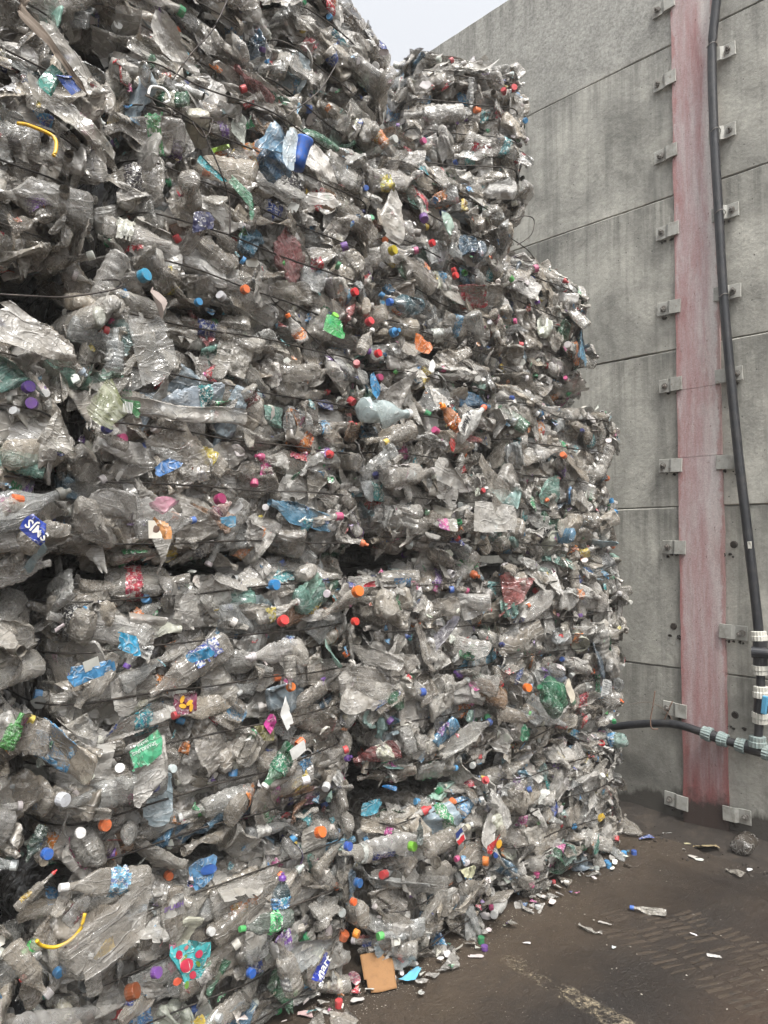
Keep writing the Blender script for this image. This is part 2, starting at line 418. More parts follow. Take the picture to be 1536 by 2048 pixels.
def post_mat():
    m = NT('faded_red_paint'); v = m.wpos((1, 1, 1))
    st = m.math('ADD', m.math('MULTIPLY', m.noise(m.wpos((1, 14, 1.6)), 1.5, 8, 0.72, 0.5), 0.5), m.math('MULTIPLY', m.noise(m.wpos((1, 5, 1.2)), 1.6, 6, 0.75, 0.4), 0.5))
    c = m.ramp(st, [(0.3, (0.27, 0.11, 0.11)), (0.42, (0.36, 0.22, 0.215)), (0.54, (0.42, 0.33, 0.325)), (0.7, (0.52, 0.48, 0.47))])
    sep = m.node('ShaderNodeSeparateXYZ'); m.l.new(v, sep.inputs[0])
    low = m.ramp(m.math('ADD', m.math('MULTIPLY', sep.outputs[2], 0.3), m.math('MULTIPLY', m.noise(m.wpos((1, 9, 0.8)), 2, 4), 0.55)), [(0.30, 0.8), (0.52, 0.0)])
    c = m.mix(low, c, (0.21, 0.045, 0.042))
    pale = m.math('MULTIPLY', m.ramp(m.math('ADD', m.math('MULTIPLY', m.math('SUBTRACT', 1.72, sep.outputs[1]), 4.0), m.math('MULTIPLY', m.noise(m.wpos((1, 5, .9)), 1.7, 6, .7), 1.0)), [(.60, 0.0), (.85, 1.0)]), m.ramp(m.math('MULTIPLY', sep.outputs[2], .2), [(.12, 0.0), (.5, 0.8)]))
    c = m.mix(pale, c, (0.60, 0.57, 0.54))
    edge = m.ramp(m.math('ADD', m.math('MULTIPLY', m.math('ABSOLUTE', m.math('SUBTRACT', sep.outputs[1], 1.72)), 6.0), m.math('MULTIPLY', m.noise(m.wpos((1, 3, 1.5)), 2.2, 5, 0.7), 0.7)), [(0.93, 0.0), (1.12, 0.5)])
    c = m.mix(edge, c, (0.30, 0.085, 0.075))
    f = m.noise(v, 120, 4, 0.8)
    c = m.mix(0.5, c, m.ramp(f, [(0.3, 0.3), (0.5, 0.5), (0.75, 0.75)]), 'OVERLAY')
    sp = m.ramp(m.noise(m.wpos((1, 30, 9)), 2.4, 4, 0.8), [(0.62, 0.0), (0.68, 0.85)])
    c = m.mix(sp, c, (0.10, 0.045, 0.035))
    g = m.ramp(m.noise(m.wpos((1, 8, 1)), 1.8, 5, 0.7), [(0.55, 0.0), (0.8, 0.55)])
    c = m.mix(g, c, (0.20, 0.17, 0.14))
    mud = m.ramp(m.math('ADD', sep.outputs[2], m.math('MULTIPLY', m.noise(v, 9, 5, 0.7), 0.25)), [(0.30, 0.95), (0.37, 0.0)])
    c = m.mix(mud, c, (0.035, 0.026, 0.02))
    return m.fin(c, 0.72, m.bump(m.math('ADD', f, m.math('MULTIPLY', sp, -0.8)), 0.5, 0.004))
POST = post_mat()
def galv_mat():
    m = NT('galvanised_clip'); v = m.wpos()
    n = m.noise(v, 12, 5, 0.7)
    c = m.ramp(n, [(0.3, (0.20, 0.19, 0.165)), (0.5, (0.36, 0.355, 0.32)), (0.7, (0.46, 0.455, 0.42))])
    r = m.ramp(m.noise(v, 30, 4, 0.7), [(0.6, 0.0), (0.72, 0.7)])
    c = m.mix(r, c, (0.14, 0.09, 0.06))
    return m.fin(c, 0.65, m.bump(m.noise(v, 80, 3), 0.3, 0.003), Metallic=0.15)
GALV = galv_mat()
def simple(name, col, rough=0.5, bump=0.2, scale=60, dirtc=(0.16, 0.13, 0.10), dirt=0.4, **kw):
    m = NT(name); v = m.wpos()
    d = m.ramp(m.noise(v, scale * 0.35, 4, 0.7), [(0.48, 0.0), (0.72, dirt)])
    return m.fin(m.mix(d, col, dirtc), rough, m.bump(m.noise(v, scale, 4), bump, 0.004), **kw)
HOSE = simple('black_hose', (0.018, 0.019, 0.022), 0.38, 0.15, 40, (0.10, 0.09, 0.08), 0.35)
FITW = simple('white_fitting', (0.55, 0.54, 0.48), 0.5)
FITG = simple('grey_green_fitting', (0.20, 0.25, 0.24), 0.5)
VALVE = simple('blue_handle', (0.08, 0.30, 0.48), 0.45)
BOLT = simple('bolt_steel', (0.22, 0.21, 0.19), 0.5, 0.3, 80, (0.12, 0.07, 0.045), 0.7, Metallic=0.4)
RUST = simple('rusty_bar', (0.13, 0.075, 0.05), 0.8)
MUD = simple('mud', (0.020, 0.015, 0.011), 0.7, 0.9, 40, (0.05, 0.038, 0.027), 0.8)

# ---------------------------------------------------------------- ground, walls
def gz(x, y): return 0.012 * noise.noise(Vector((x * 1.1, y * 1.1, 0))) + 0.004 * noise.noise(Vector((x * 5, y * 5, 3)))
DUST = simple('dusty_mud', (0.040, 0.028, 0.018), 0.9, 0.8, 60, (0.016, 0.012, 0.009), 0.9)
def ground_mesh():
    bm = bmesh.new()
    n = 60
    # fine patch in view, then a ring out to the horizon
    xs = [-300, -60, -12, -3] + [-2 + i * 0.12 for i in range(68)] + [8, 20, 80, 300]
    ys = [-300, -60, -12, -3] + [-2 + i * 0.12 for i in range(68)] + [8, 20, 80, 300]
    V = []
    for y in ys:
        for x in xs:
            z = 0.0
            if abs(x) < 6.5 and abs(y) < 6.5:
                z = 0.012 * (noise.noise(Vector((x * 1.1, y * 1.1, 0))) ) + 0.004 * noise.noise(Vector((x * 5, y * 5, 3)))
                z -= 0.0
            V.append((x, y, z))
    W = len(xs)
    Fc = [(j * W + i, j * W + i + 1, (j + 1) * W + i + 1, (j + 1) * W + i) for j in range(len(ys) - 1) for i in range(W - 1)]
    bm.free()
    return mesh_np('ground', V, Fc, FLOOR)
put('ground', ground_mesh(), kind='structure')

# worn painted line on the floor
a0, a1 = on_z(1010, 1912), on_z(1340, 2110)
d = (a1 - a0); d.z = 0; side = Vector((-d.y, d.x, 0)).normalized() * 0.045
me = bpy.data.meshes.new('painted_line')
N = 24; V = []; Fc = []
for i in range(N + 1):
    p = a0 + d * (i / N); 
    for s in (-1, 1):
        q = p + side * s
        q.z = 0.012 * noise.noise(Vector((q.x * 1.1, q.y * 1.1, 0))) + 0.004 * noise.noise(Vector((q.x * 5, q.y * 5, 3))) + 0.005
        V.append(tuple(q))
for i in range(N): Fc.append((2 * i, 2 * i + 1, 2 * i + 3, 2 * i + 2))
me.from_pydata(V, [], Fc); me.materials.append(LINE)
uv = me.uv_layers.new(name='UVMap')
for lp in me.loops:
    uv.data[lp.index].uv = (0.0 if lp.vertex_index % 2 == 0 else 1.0, (lp.vertex_index // 2) / N)
put('painted_line', me, kind='structure')

# tyre tread prints raised in the dried mud
bm = bmesh.new()
t0, t1, t2 = on_z(1372, 1828), on_z(1560, 1915), on_z(1400, 1880)
du = (t1 - t0); du.z = 0; 
ax = du.normalized(); ay = Vector((-ax.y, ax.x, 0))
if ay.dot(Vector((0, 0, 0)) - t0) < 0: ay = -ay
for row in range(4):
    for k in range(-4, 60):
        c = t0 + ax * (0.036 * k - 0.05) + ay * (0.125 * row)
        m = Matrix.Translation(c + Vector((0, 0, gz(c.x, c.y) + 0.0004))) @ Matrix.Rotation(math.atan2(ax.y, ax.x) + (-0.25 if row % 2 else -0.15), 4, 'Z') @ Matrix.Diagonal((0.017, 0.115 + RND.uniform(-0.02, 0.01), 0.0022, 1))
        if RND.random() < 0.12 + max(0, -k) * .2: continue
        r = bmesh.ops.create_cube(bm, size=1, matrix=m)
        for v in r['verts']: v.co += Vector((RND.uniform(-.004, .004), RND.uniform(-.004, .004), RND.uniform(-.003, .002)))
bmesh.ops.bevel(bm, geom=bm.edges[:], offset=0.0015, segments=1, affect='EDGES')
o = put('tread_mud', bm_mesh('tread_mud', bm, DUST), kind='stuff')

# precast wall
WX = 4.0
PZ = [-0.25, 0.862, 1.745, 2.62, 3.49, 4.355, 5.23]
wall = thing('concrete_wall', 'tall weathered grey wall of stacked precast concrete panels behind the bottle bales', 'wall', (WX, 1.72, 0))
def panel(y0, y1, z0, z1, k):
    # front face a grid so edges chip and wander, joint chamfer recessed
    ny = max(2, int((y1 - y0) / 0.06)); nz = max(2, int((z1 - z0) / 0.06))
    V = []; Fc = []
    g = 0.0015
    tilt = RND.uniform(-0.004, 0.004); off = RND.uniform(-0.006, 0.003)
    NY, NZ = ny + 2, nz + 2
    for j in range(NZ + 1):
        for i in range(NY + 1):
            jt = [0, 0.09] + list(range(1, nz)) + [nz - 0.09, nz]; it = [0, 0.09] + list(range(1, ny)) + [ny - 0.09, ny]
            y = y0 + g + (y1 - y0 - 2 * g) * it[i] / ny; z = z0 + g + (z1 - z0 - 2 * g) * jt[j] / nz
            ez = min(z - z0, z1 - z); ey = min(y - y0, y1 - y)
            x = off + tilt * (j / nz) + 0.004 * noise.noise(Vector((y * 1.3, z * 1.3, k * 7.1)))
            if j in (0, NZ):
                x += 0.006 + 0.004 * noise.noise(Vector((y * 9, k * 3.3, j)))
            if j in (0, 1, NZ - 1, NZ):
                z += 0.002 * noise.noise(Vector((y * 5, k * 5.3, float(j < 3)))) + (0.003 if j in (1, NZ - 1) else 0.001) * noise.noise(Vector((y * 23, k, j * 2.0)))
            if i in (0, NY): x += 0.006
            V.append((x, y - 1.72, z))
    ny, nz = NY, NZ
    W = ny + 1
    for j in range(nz):
        for i in range(ny): Fc.append((j * W + i, (j + 1) * W + i, (j + 1) * W + i + 1, j * W + i + 1))
    # sides to a back plate
    B = len(V); D = 0.2
    ring = [i for i in range(W)] + [j * W + ny for j in range(1, nz + 1)] + [nz * W + i for i in range(ny - 1, -1, -1)] + [j * W for j in range(nz - 1, 0, -1)]
    for r in ring: V.append((D, V[r][1], V[r][2]))
    n = len(ring)
    for q in range(n): Fc.append((ring[q], ring[(q + 1) % n], B + (q + 1) % n, B + q))
    Fc.append(tuple(B + q for q in range(n))[::-1])
    me = mesh_np('wall_panel', V, Fc, CONC)
    me.shade_flat()
    put('wall_panel', me, wall)
k = 0
for (y0, y1) in ((1.725, 6.2), (-2.8, 1.715)):
    for i in range(6):
        dz = 0 if y0 > 0 else 0.0
        panel(y0, y1, PZ[i], PZ[i + 1], k); k += 1

# steel post: flange with painted face, joint lines between sections
post = thing('steel_post', 'tall steel post with streaked faded pink and red paint between the concrete panels', 'post', (WX, 1.72, 0))
segz = [-0.1, 2.08, 2.14 + 0.22 * 0, 5.23]
def flange(z0, z1):
    bm = bmesh.new()
    n = max(2, int((z1 - z0) / 0.08)); prof = []
    for s in (-1, 1):
        for j in range(n + 1):
            z = z0 + (z1 - z0) * j / n
            e = 0.006 * noise.noise(Vector((s * 5, z * 4, 0))) + 0.003 * noise.noise(Vector((s * 5, z * 17, 0)))
            prof.append((s * 0.118 + e, z))
    L = prof[:n + 1]; R = prof[n + 1:]
    vf = [[bm.verts.new((-0.022, y, z)) for (y, z) in L], [bm.verts.new((-0.022, y, z)) for (y, z) in R],
          [bm.verts.new((0.03, y, z)) for (y, z) in L], [bm.verts.new((0.03, y, z)) for (y, z) in R]]
    for j in range(n):
        for a, b in ((0, 1), (1, 3), (3, 2), (2, 0)):
            bm.faces.new((vf[a][j], vf[b][j], vf[b][j + 1], vf[a][j + 1]))
    bm.faces.new((vf[0][0], vf[2][0], vf[3][0], vf[1][0])); bm.faces.new((vf[0][n], vf[1][n], vf[3][n], vf[2][n]))
    return bm_mesh('flange', bm, POST)
for z0, z1 in ((-0.1, 2.012), (2.014, 2.385), (2.387, 5.23)):
    put('flange', flange(z0, z1), post)
bm = bmesh.new(); add_box(bm, (0.031, -0.006, -0.1), (0.2, 0.006, 5.22)); put('web', bm_mesh('web', bm, POST), post)

def clip_meshes():
    bm = bmesh.new()      # bent plate: low end on the concrete, raised end over the flange
    pr = [(-0.070, -0.016), (-0.012, -0.016), (0.004, -0.028), (0.066, -0.028)]
    th = 0.010; hz = 0.037
    rows = []
    for (y, x) in pr:
        rows.append([bm.verts.new((x - th, y, -hz)), bm.verts.new((x - th, y, hz)), bm.verts.new((x, y, hz)), bm.verts.new((x, y, -hz))])
    for a, b in zip(rows[:-1], rows[1:]):
        for q in range(4): bm.faces.new((a[q], a[(q + 1) % 4], b[(q + 1) % 4], b[q]))
    bm.faces.new(rows[0]); bm.faces.new(rows[-1][::-1])
    bmesh.ops.bevel(bm, geom=[e for e in bm.edges if e.calc_length() > 0.01], offset=0.0015, segments=1, affect='EDGES')
    plate = bm_mesh('clip_plate', bm, GALV)
    bm = bmesh.new(); add_cyl(bm, (-0.028, 0, 0), (-0.032, 0, 0), 0.017, seg=20); washer = bm_mesh('washer', bm, BOLT)
    bm = bmesh.new(); add_cyl(bm, (-0.032, 0, 0), (-0.043, 0, 0), 0.0125, seg=6); add_cyl(bm, (-0.043, 0, 0), (-0.058, 0, 0), 0.006, seg=10)
    bolt = bm_mesh('bolt', bm, BOLT)
    return plate, washer, bolt
CP, CW, CB = clip_meshes()
clipz = [4.59, 4.15, 3.73, 3.295, 2.86, 2.425, 1.977, 1.53, 1.08, 0.64, 0.15, 5.02]
for i, z in enumerate(clipz):
    for s in (1, -1):
        if s == 1 and abs(z - 1.08) < .01: continue
        if s == -1 and (abs(z - 1.53) < .01 or abs(z - 0.64) < .01): continue
        y = 0.150 if s == 1 else -0.158
        M = Matrix.Translation((RND.uniform(-.001, .001), y + RND.uniform(-.008, .008), z + RND.uniform(-.008, .008))) @ Matrix.Rotation(PI if s == 1 else 0, 4, 'X') @ Matrix.Rotation(RND.uniform(-.06, .06), 4, 'X')
        c = put('clip_plate', CP, post, M)
        put('washer', CW, c, Matrix.Translation((0, -0.040 + RND.uniform(-.01, .01), 0)))
        put('bolt', CB, c, Matrix.Translation((0, -0.040 + RND.uniform(-.008, .008), RND.uniform(-.006, .006))) @ Matrix.Rotation(RND.uniform(0, 1), 4, 'X'))
# mud clods caught under the clips
bm = bmesh.new()
for z in [z for z in clipz if z < 3.4]:
    for s in (1, -1):
        for q in range(RND.randint(2, 5) * (2 if z < 2.5 else 1)):
            r = bmesh.ops.create_icosphere(bm, subdivisions=1, radius=RND.uniform(0.003, 0.009), matrix=Matrix.Translation((-0.01, s * 0.15 + RND.uniform(-.055, .05), z - 0.040 - abs(RND.gauss(0, .012)))) @ Matrix.Diagonal((0.6, 1.2, 1, 1)))
            for v in r['verts']: v.co += Vector([RND.uniform(-.004, .004) for _ in range(3)])
put('dirt_clods', bm_mesh('dirt_clods', bm, MUD, True), post, kind='stuff')
# empty fixing sockets left in the concrete where clips are missing
for (y, z) in ((-0.165, 1.54), (-0.155, 0.66), (0.165, 1.09)):
    bm = bmesh.new()
    add_cyl(bm, (-0.004, y, z), (-0.0096, y, z), 0.020, 0.014, seg=14)
    put('anchor_socket', bm_mesh('anchor_socket', bm, MUD), post)

# ---------------------------------------------------------------- pipework on the wall
def wp(px, py, off=0.07): return on_x(px, py, WX - off)
pipe = thing('water_pipe', 'black plastic water pipe with ribbed joints and blue valve beside the red post', 'pipe', tuple(wp(1518, 1600, 0.07)))
inv = Matrix.Translation(-Vector(pipe.location))
def pput(name, me): return put(name, me, pipe, inv)
runs = [(1440, -60), (1430, 30), (1424, 110), (1428, 260), (1437, 420), (1447, 590), (1462, 760), (1478, 920), (1497, 1080), (1512, 1210), (1518, 1270)]
pput('riser_pipe', tube_mesh('riser_pipe', spline([wp(x, y, 0.06) for x, y in runs], 6), 0.0235, HOSE, 14))
lo = [(1180, 1462), (1240, 1452), (1300, 1447), (1352, 1449), (1400, 1463), (1440, 1477), (1480, 1490), (1536, 1506), (1620, 1530)]
lw_ = [wp(x, y, 0.075) for x, y in lo]
lw_ += [lw_[-1] + Vector((0, -.6, -.02)), lw_[-1] + Vector((0, -1.4, -.01)), lw_[-1] + Vector((0, -3.6, -.03))]
lowp = spline(lw_, 6)
pput('branch_pipe', tube_mesh('branch_pipe', lowp, 0.0215, HOSE, 14))
pput('drop_pipe', tube_mesh('drop_pipe', spline([wp(1518, 1270, .06), wp(1521, 1350, .065), wp(1522, 1400, .068), wp(1519, 1440, .07), wp(1515, 1487, .075)], 5), 0.021, HOSE, 14))
def ribbed(a, b, r, mat, nrib=16, flare=1.12):
    a, b = Vector(a), Vector(b); d = b - a
    bm = bmesh.new(); q = d.to_track_quat('Z', 'Y').to_matrix().to_4x4()
    rings = []
    for t, rr in ((0, 0.86), (0.05, 1.0), (0.45, 1.0), (0.5, flare), (0.95, flare), (1, 0.9)):
        ring = []
        for k in range(nrib * 2):
            an = 2 * PI * k / (nrib * 2); R = r * rr * (1.0 if k % 2 else 0.93)
            ring.append(bm.verts.new(a + (q @ Vector((math.cos(an) * R, math.sin(an) * R, t * d.length)))))
        rings.append(ring)
    for A, B in zip(rings[:-1], rings[1:]):
        for k in range(len(A)): bm.faces.new((A[k], A[(k + 1) % len(A)], B[(k + 1) % len(A)], B[k]))
    bm.faces.new(rings[0][::-1]); bm.faces.new(rings[-1])
    return bm_mesh('pipe_collar', bm, mat)
for (p, q, m_) in (((1517, 1262), (1519, 1282), FITW), ((1521, 1350), (1520, 1330), FITW), ((1522, 1372), (1523, 1396), FITW), ((1520, 1447), (1521, 1424), FITW)):
    pput('pipe_collar', ribbed(wp(*p, .063), wp(*q, .063), 0.036, m_))
for (p, q) in (((1404, 1464), (1424, 1471)), ((1456, 1482), (1436, 1476)), ((1472, 1488), (1492, 1494)), ((1548, 1510), (1526, 1503))):
    pput('pipe_collar', ribbed(wp(*p, .075), wp(*q, .075), 0.034, FITG))
pput('pipe_collar', ribbed(wp(1515, 1472, .075), wp(1515, 1494, .075), 0.040, FITG))
bm = bmesh.new()
add_cyl(bm, wp(1520, 1280, .065), wp(1521, 1336, .065), 0.034, seg=18)
add_cyl(bm, wp(1503, 1304, .10), wp(1560, 1308, .065), 0.028, seg=18)
pput('tee_joint', bm_mesh('tee_joint', bm, HOSE, False))
bm = bmesh.new()
add_cyl(bm, wp(1523, 1396, .068), wp(1521, 1426, .068), 0.033, seg=18)
pput('valve_body', bm_mesh('valve_body', bm, HOSE))
for p_, q_, r_ in (((1420, 1469), (1440, 1477), .028), ((1490, 1493), (1530, 1504), .031)):
    bm = bmesh.new(); add_cyl(bm, wp(*p_, .075), wp(*q_, .075), r_, seg=16)
    pput('coupling_body', bm_mesh('coupling_body', bm, HOSE))
bm = bmesh.new()
add_box(bm, (-0.009, -0.013, -0.045), (0.009, 0.013, 0.045), 0.005, seg=2)
add_cyl(bm, (0, 0, 0), (0.05, 0, 0), 0.010, seg=10)
me = bm_mesh('valve_handle', bm, VALVE)
put('valve_handle', me, pipe, inv @ Matrix.Translation(wp(1529, 1410, .125)) @ Matrix.Rotation(0.12, 4, 'X'))
for (x, y) in ((1424, 92), (1431, 262), (1440, 425), (1448, 592)):
    c = wp(x, y, 0.06); pts = []
    for k in range(12):
        t = 2 * PI * k / 12; pts.append(c + Vector((math.cos(t) * 0.028, math.sin(t) * 0.026, 0.006 * math.sin(t * 2))))
    pput('tie_wire', tube_mesh('tie_wire', pts, 0.002, BOLT, 5, True))
bm = bmesh.new(); c = wp(1499, 1090, .09); add_box(bm, c - Vector((.002, .008, .018)), c + Vector((.002, .008, .016)), 0, .002)
pput('pipe_tag', bm_mesh('pipe_tag', bm, FITW))

# ---------------------------------------------------------------- crushed plastic shapes
rs = np.random.RandomState(11)
def vnoise(P, s, seed):
    q = Vector((seed * 3.17, seed * 1.31, seed * 7.7))
    return np.array([noise.noise(Vector(p) * s + q) for p in P])
def vnoise3(P, s, seed):
    q = Vector((seed * 3.17, seed * 1.31, seed * 7.7))
    return np.array([tuple(noise.noise_vector(Vector(p) * s + q)) for p in P])
def folds(P, n, rng, spread, soft=1.35, maxang=None):
    """sharp creases: whatever lies beyond a random plane is pushed back through it"""
    for _ in range(n):
        nrm = rng.normal(size=3); 
        if maxang is not None: nrm[maxang] *= 0.3
        nrm /= np.linalg.norm(nrm)
        c = P[rng.randint(len(P))] * rng.uniform(0.5, 0.92)
        dd = (P - c) @ nrm
        if (dd > 0).mean() > 0.5: dd = -dd; nrm = -nrm
        w = np.clip(dd, 0, spread)
        P = P - nrm[None, :] * (w * soft)[:, None]
    return P

def bottle_variant(seed, kind, whole=False):
    rng = np.random.RandomState(seed)
    ns, nr = 28, 40
    L = {'small': 0.20, 'mid': 0.23, 'big': 0.31, 'jug': 0.25, 'tub': 0.12}[kind]
    R = {'small': 0.032, 'mid': 0.036, 'big': 0.045, 'jug': 0.058, 'tub': 0.060}[kind]
    rn = {'small': 0.0125, 'mid': 0.0125, 'big': 0.013, 'jug': 0.0155, 'tub': 0.052}[kind]
    sq = {'small': 2, 'mid': 2, 'big': 2.3, 'jug': 4, 'tub': 3.2}[kind]
    sh = {'small': .3, 'mid': .32, 'big': .28, 'jug': .24, 'tub': .05}[kind]
    rib = (1 if (whole or rng.rand() < .4) else 0) * rng.uniform(.0012, .0022)
    rings = []
    for i in range(nr + 1):
        t = i / nr
        if t < 0.04: r = R * (0.35 + 0.6 * math.sqrt(t / 0.04)); z = L * 0.012 * (1 - t / 0.04) + L * t * .6
        elif t < 1 - sh - 0.12: r = R + rib * math.sin(t * 62); z = L * t
        elif t < 0.90:
            u = (t - (1 - sh - 0.12)) / (0.90 - (1 - sh - 0.12)); r = R + (rn - R) * (u * u * (3 - 2 * u)) ** 0.9; z = L * t
        else:
            r = rn * (1.25 if 0.925 < t < 0.945 else 1.0); z = L * (0.9 + (t - 0.9) * 0.9)
        rings.append((r, z, t))
    P = []; T = []
    for (r, z, t) in rings:
        for k in range(ns):
            a = 2 * PI * k / ns
            ca, sa = math.cos(a), math.sin(a)
            rr = r if (sq == 2 or t > 0.86) else r / ((abs(ca) ** sq + abs(sa) ** sq) ** (1 / sq)) * 0.92
            if t < 0.03: rr *= 1 + 0.1 * math.cos(5 * a)
            P.append((rr * ca, rr * sa, z - L / 2)); T.append(t)
    P = np.array(P); T = np.array(T)
    neck = np.clip((T - 0.84) / 0.08, 0, 1)
    basew = np.clip(T / 0.06, 0, 1)
    # flatten the hollow
    f = rng.uniform(0.55, 0.95) if whole else rng.uniform(0.2, 0.7)
    fz = f + (1 - f) * np.maximum(neck, (1 - basew) * 0.4)
    fz = np.clip(fz + 0.15 * np.sin(T * rng.uniform(5, 12) + rng.uniform(0, 6)) * (1 - neck), 0.1, 1)
    P[:, 1] *= fz; P[:, 0] *= 1 + 0.5 * (1 - fz)
    tw = rng.uniform(-.5, .5) * np.clip(P[:, 2] / L + 0.5, 0, 1)
    x = P[:, 0] * np.cos(tw) - P[:, 1] * np.sin(tw); y = P[:, 0] * np.sin(tw) + P[:, 1] * np.cos(tw); P[:, 0], P[:, 1] = x, y
    # folds act on the body; the stiff neck follows rigidly
    Pn = P.copy()
    Pf = folds(P, rng.randint(0, 2) if whole else rng.randint(1, 5), rng, 0.028, 1.2)
    w = np.clip((T - 0.80) / 0.08, 0, 1)[:, None]
    P = Pf * (1 - w) + Pn * w
    amp = (rng.uniform(0.001, 0.0025) if whole else rng.uniform(0.002, 0.0055)) * (1 - neck * 0.97)
    d1 = vnoise3(P, 16, seed); P = P + d1 * (amp * 1.8)[:, None]
    rd = 1 - 2 * np.abs(vnoise(P, 34, seed + 5)); rd2 = 1 - 2 * np.abs(vnoise(P, 75, seed + 9))
    cen = np.repeat(P.reshape(nr + 1, ns, 3).mean(1), ns, axis=0)
    nd = P - cen; nd /= (np.linalg.norm(nd, axis=1)[:, None] + 1e-6)
    P = P - nd * ((rd * 0.8 + rd2 * 0.35) * amp)[:, None]
    # buckle along the length
    if rng.rand() < 0.45 and not whole:
        zk = rng.uniform(-0.2, 0.25) * L; ang = rng.uniform(-.7, .7)
        dz = np.clip(P[:, 2] - zk, 0, None); a = ang * np.clip(dz / 0.03, 0, 1)
        y = P[:, 1] * 1.0; z0 = P[:, 2] - zk
        m = z0 > 0
        P[m, 1], P[m, 2] = (y[m] * np.cos(a[m]) + z0[m] * np.sin(a[m])), zk + (-y[m] * np.sin(a[m]) + z0[m] * np.cos(a[m]))
    G = P.reshape(nr + 1, ns, 3)
    Fc = []
    for i in range(nr):
        for k in range(ns): Fc.append((i * ns + k, i * ns + (k + 1) % ns, (i + 1) * ns + (k + 1) % ns, (i + 1) * ns + k))
    V = list(map(tuple, P)); V.append(tuple(G[0].mean(0) + 0)); c = len(V) - 1
    for k in range(ns): Fc.append((c, (k + 1) % ns, k))
    # neck frame for the cap
    top = G[nr].mean(0); ax = top - G[nr - 3].mean(0); ax = Vector(ax).normalized()
    capM = Matrix.Translation(Vector(top) - ax * 0.010) @ ax.to_track_quat('Z', 'Y').to_matrix().to_4x4()
    capS = rn / 0.0125 if kind != 'tub' else rn / 0.0125
    # label: rings wrapped around the body, pushed off it, torn where noise says so
    i0 = int(nr * rng.uniform(0.16, 0.3)); i1 = i0 + rng.randint(8, 16)
    i1 = min(i1, int(nr * .66))
    k0 = rng.randint(ns); kn = ns if rng.rand() < 0.35 else rng.randint(10, 22)
    LV = []; LF = []
    for i in range(i0, i1 + 1):
        for q in range(kn):
            p = G[i, (k0 + q) % ns]; cc = G[i].mean(0); n_ = p - cc; n_ = n_ / (np.linalg.norm(n_) + 1e-6)
            p = p + n_ * (0.0022 + 0.002 * abs(math.sin(i * 1.7 + q * .9)))
            if q in (0, kn - 1) and kn < ns: p = p + n_ * rng.uniform(0.001, 0.010)
            LV.append(tuple(p))
    for i in range(i1 - i0):
        for q in range(kn - 1 if kn < ns else kn):
            e = (i in (0, i1 - i0 - 1)) or (kn < ns and q in (0, kn - 2))
            if e and rng.rand() < 0.3: continue
            LF.append((i * kn + q, i * kn + (q + 1) % kn, (i + 1) * kn + (q + 1) % kn, (i + 1) * kn + q))
    return dict(V=V, F=Fc, LV=LV, LF=LF, capM=capM, capS=capS, L=L, R=R, kind=kind)

def sheet_variant(seed, w, h, n=22, amp=0.03, nf=5, ragged=0.5):
    rng = np.random.RandomState(seed)
    P = []; 
    for j in range(n + 1):
        for i in range(n + 1):
            P.append(((i / n - 0.5) * w, 0, (j / n - 0.5) * h))
    P = np.array(P)
    rad = np.maximum(np.abs(P[:, 0]) / (w / 2), np.abs(P[:, 2]) / (h / 2))
    e = vnoise(P, 14, seed)
    ang = np.arctan2(P[:, 2] / h, P[:, 0] / w)
    k1, k2 = rng.uniform(0, 6), rng.uniform(0, 6)
    outline = 1 + ragged * (0.22 * np.sin(2 * ang + k1) + 0.18 * np.sin(3 * ang + k2)) 
    circ = np.hypot(P[:, 0] / (w / 2), P[:, 2] / (h / 2)); 
    rounder = np.where(rad > 1e-6, rad / np.maximum(circ, 1e-6), 1)
    s = outline * (rounder * ragged + (1 - ragged)) + ragged * 0.25 * e * (rad > 0.8)
    P[:, 0] *= s; P[:, 2] *= s
    P[:, 1] += amp * 1.6 * vnoise(P, 7, seed + 1) 
    for _ in range(nf):
        a = rng.uniform(0, PI); nrm = np.array([math.cos(a), rng.uniform(-.3, .3), math.sin(a)]); nrm /= np.linalg.norm(nrm)
        c = P[rng.randint(len(P))] * 0.7; dd = (P - c) @ nrm
        if (dd > 0).mean() > 0.5: dd = -dd; nrm = -nrm
        wgt = np.clip(dd, 0, None)
        P = P - nrm[None] * (wgt * rng.uniform(0.6, 1.6))[:, None]
        P[:, 1] += wgt * rng.uniform(-0.35, 0.35)
    rd = 1 - 2 * np.abs(vnoise(P, 22, seed + 3)); rd2 = 1 - 2 * np.abs(vnoise(P, 55, seed + 4))
    P[:, 1] += amp * (0.35 * rd + 0.16 * rd2)
    Fc = []
    W = n + 1
    keep = vnoise(P, 18, seed + 6)
    for j in range(n):
        for i in range(n):
            if (i in (0, n - 1) or j in (0, n - 1)) and keep[j * W + i] > (0.12 * (2 - ragged) if ragged > .2 else 0.5): continue
            Fc.append((j * W + i, j * W + i + 1, (j + 1) * W + i + 1, (j + 1) * W + i))
    return list(map(tuple, P)), Fc

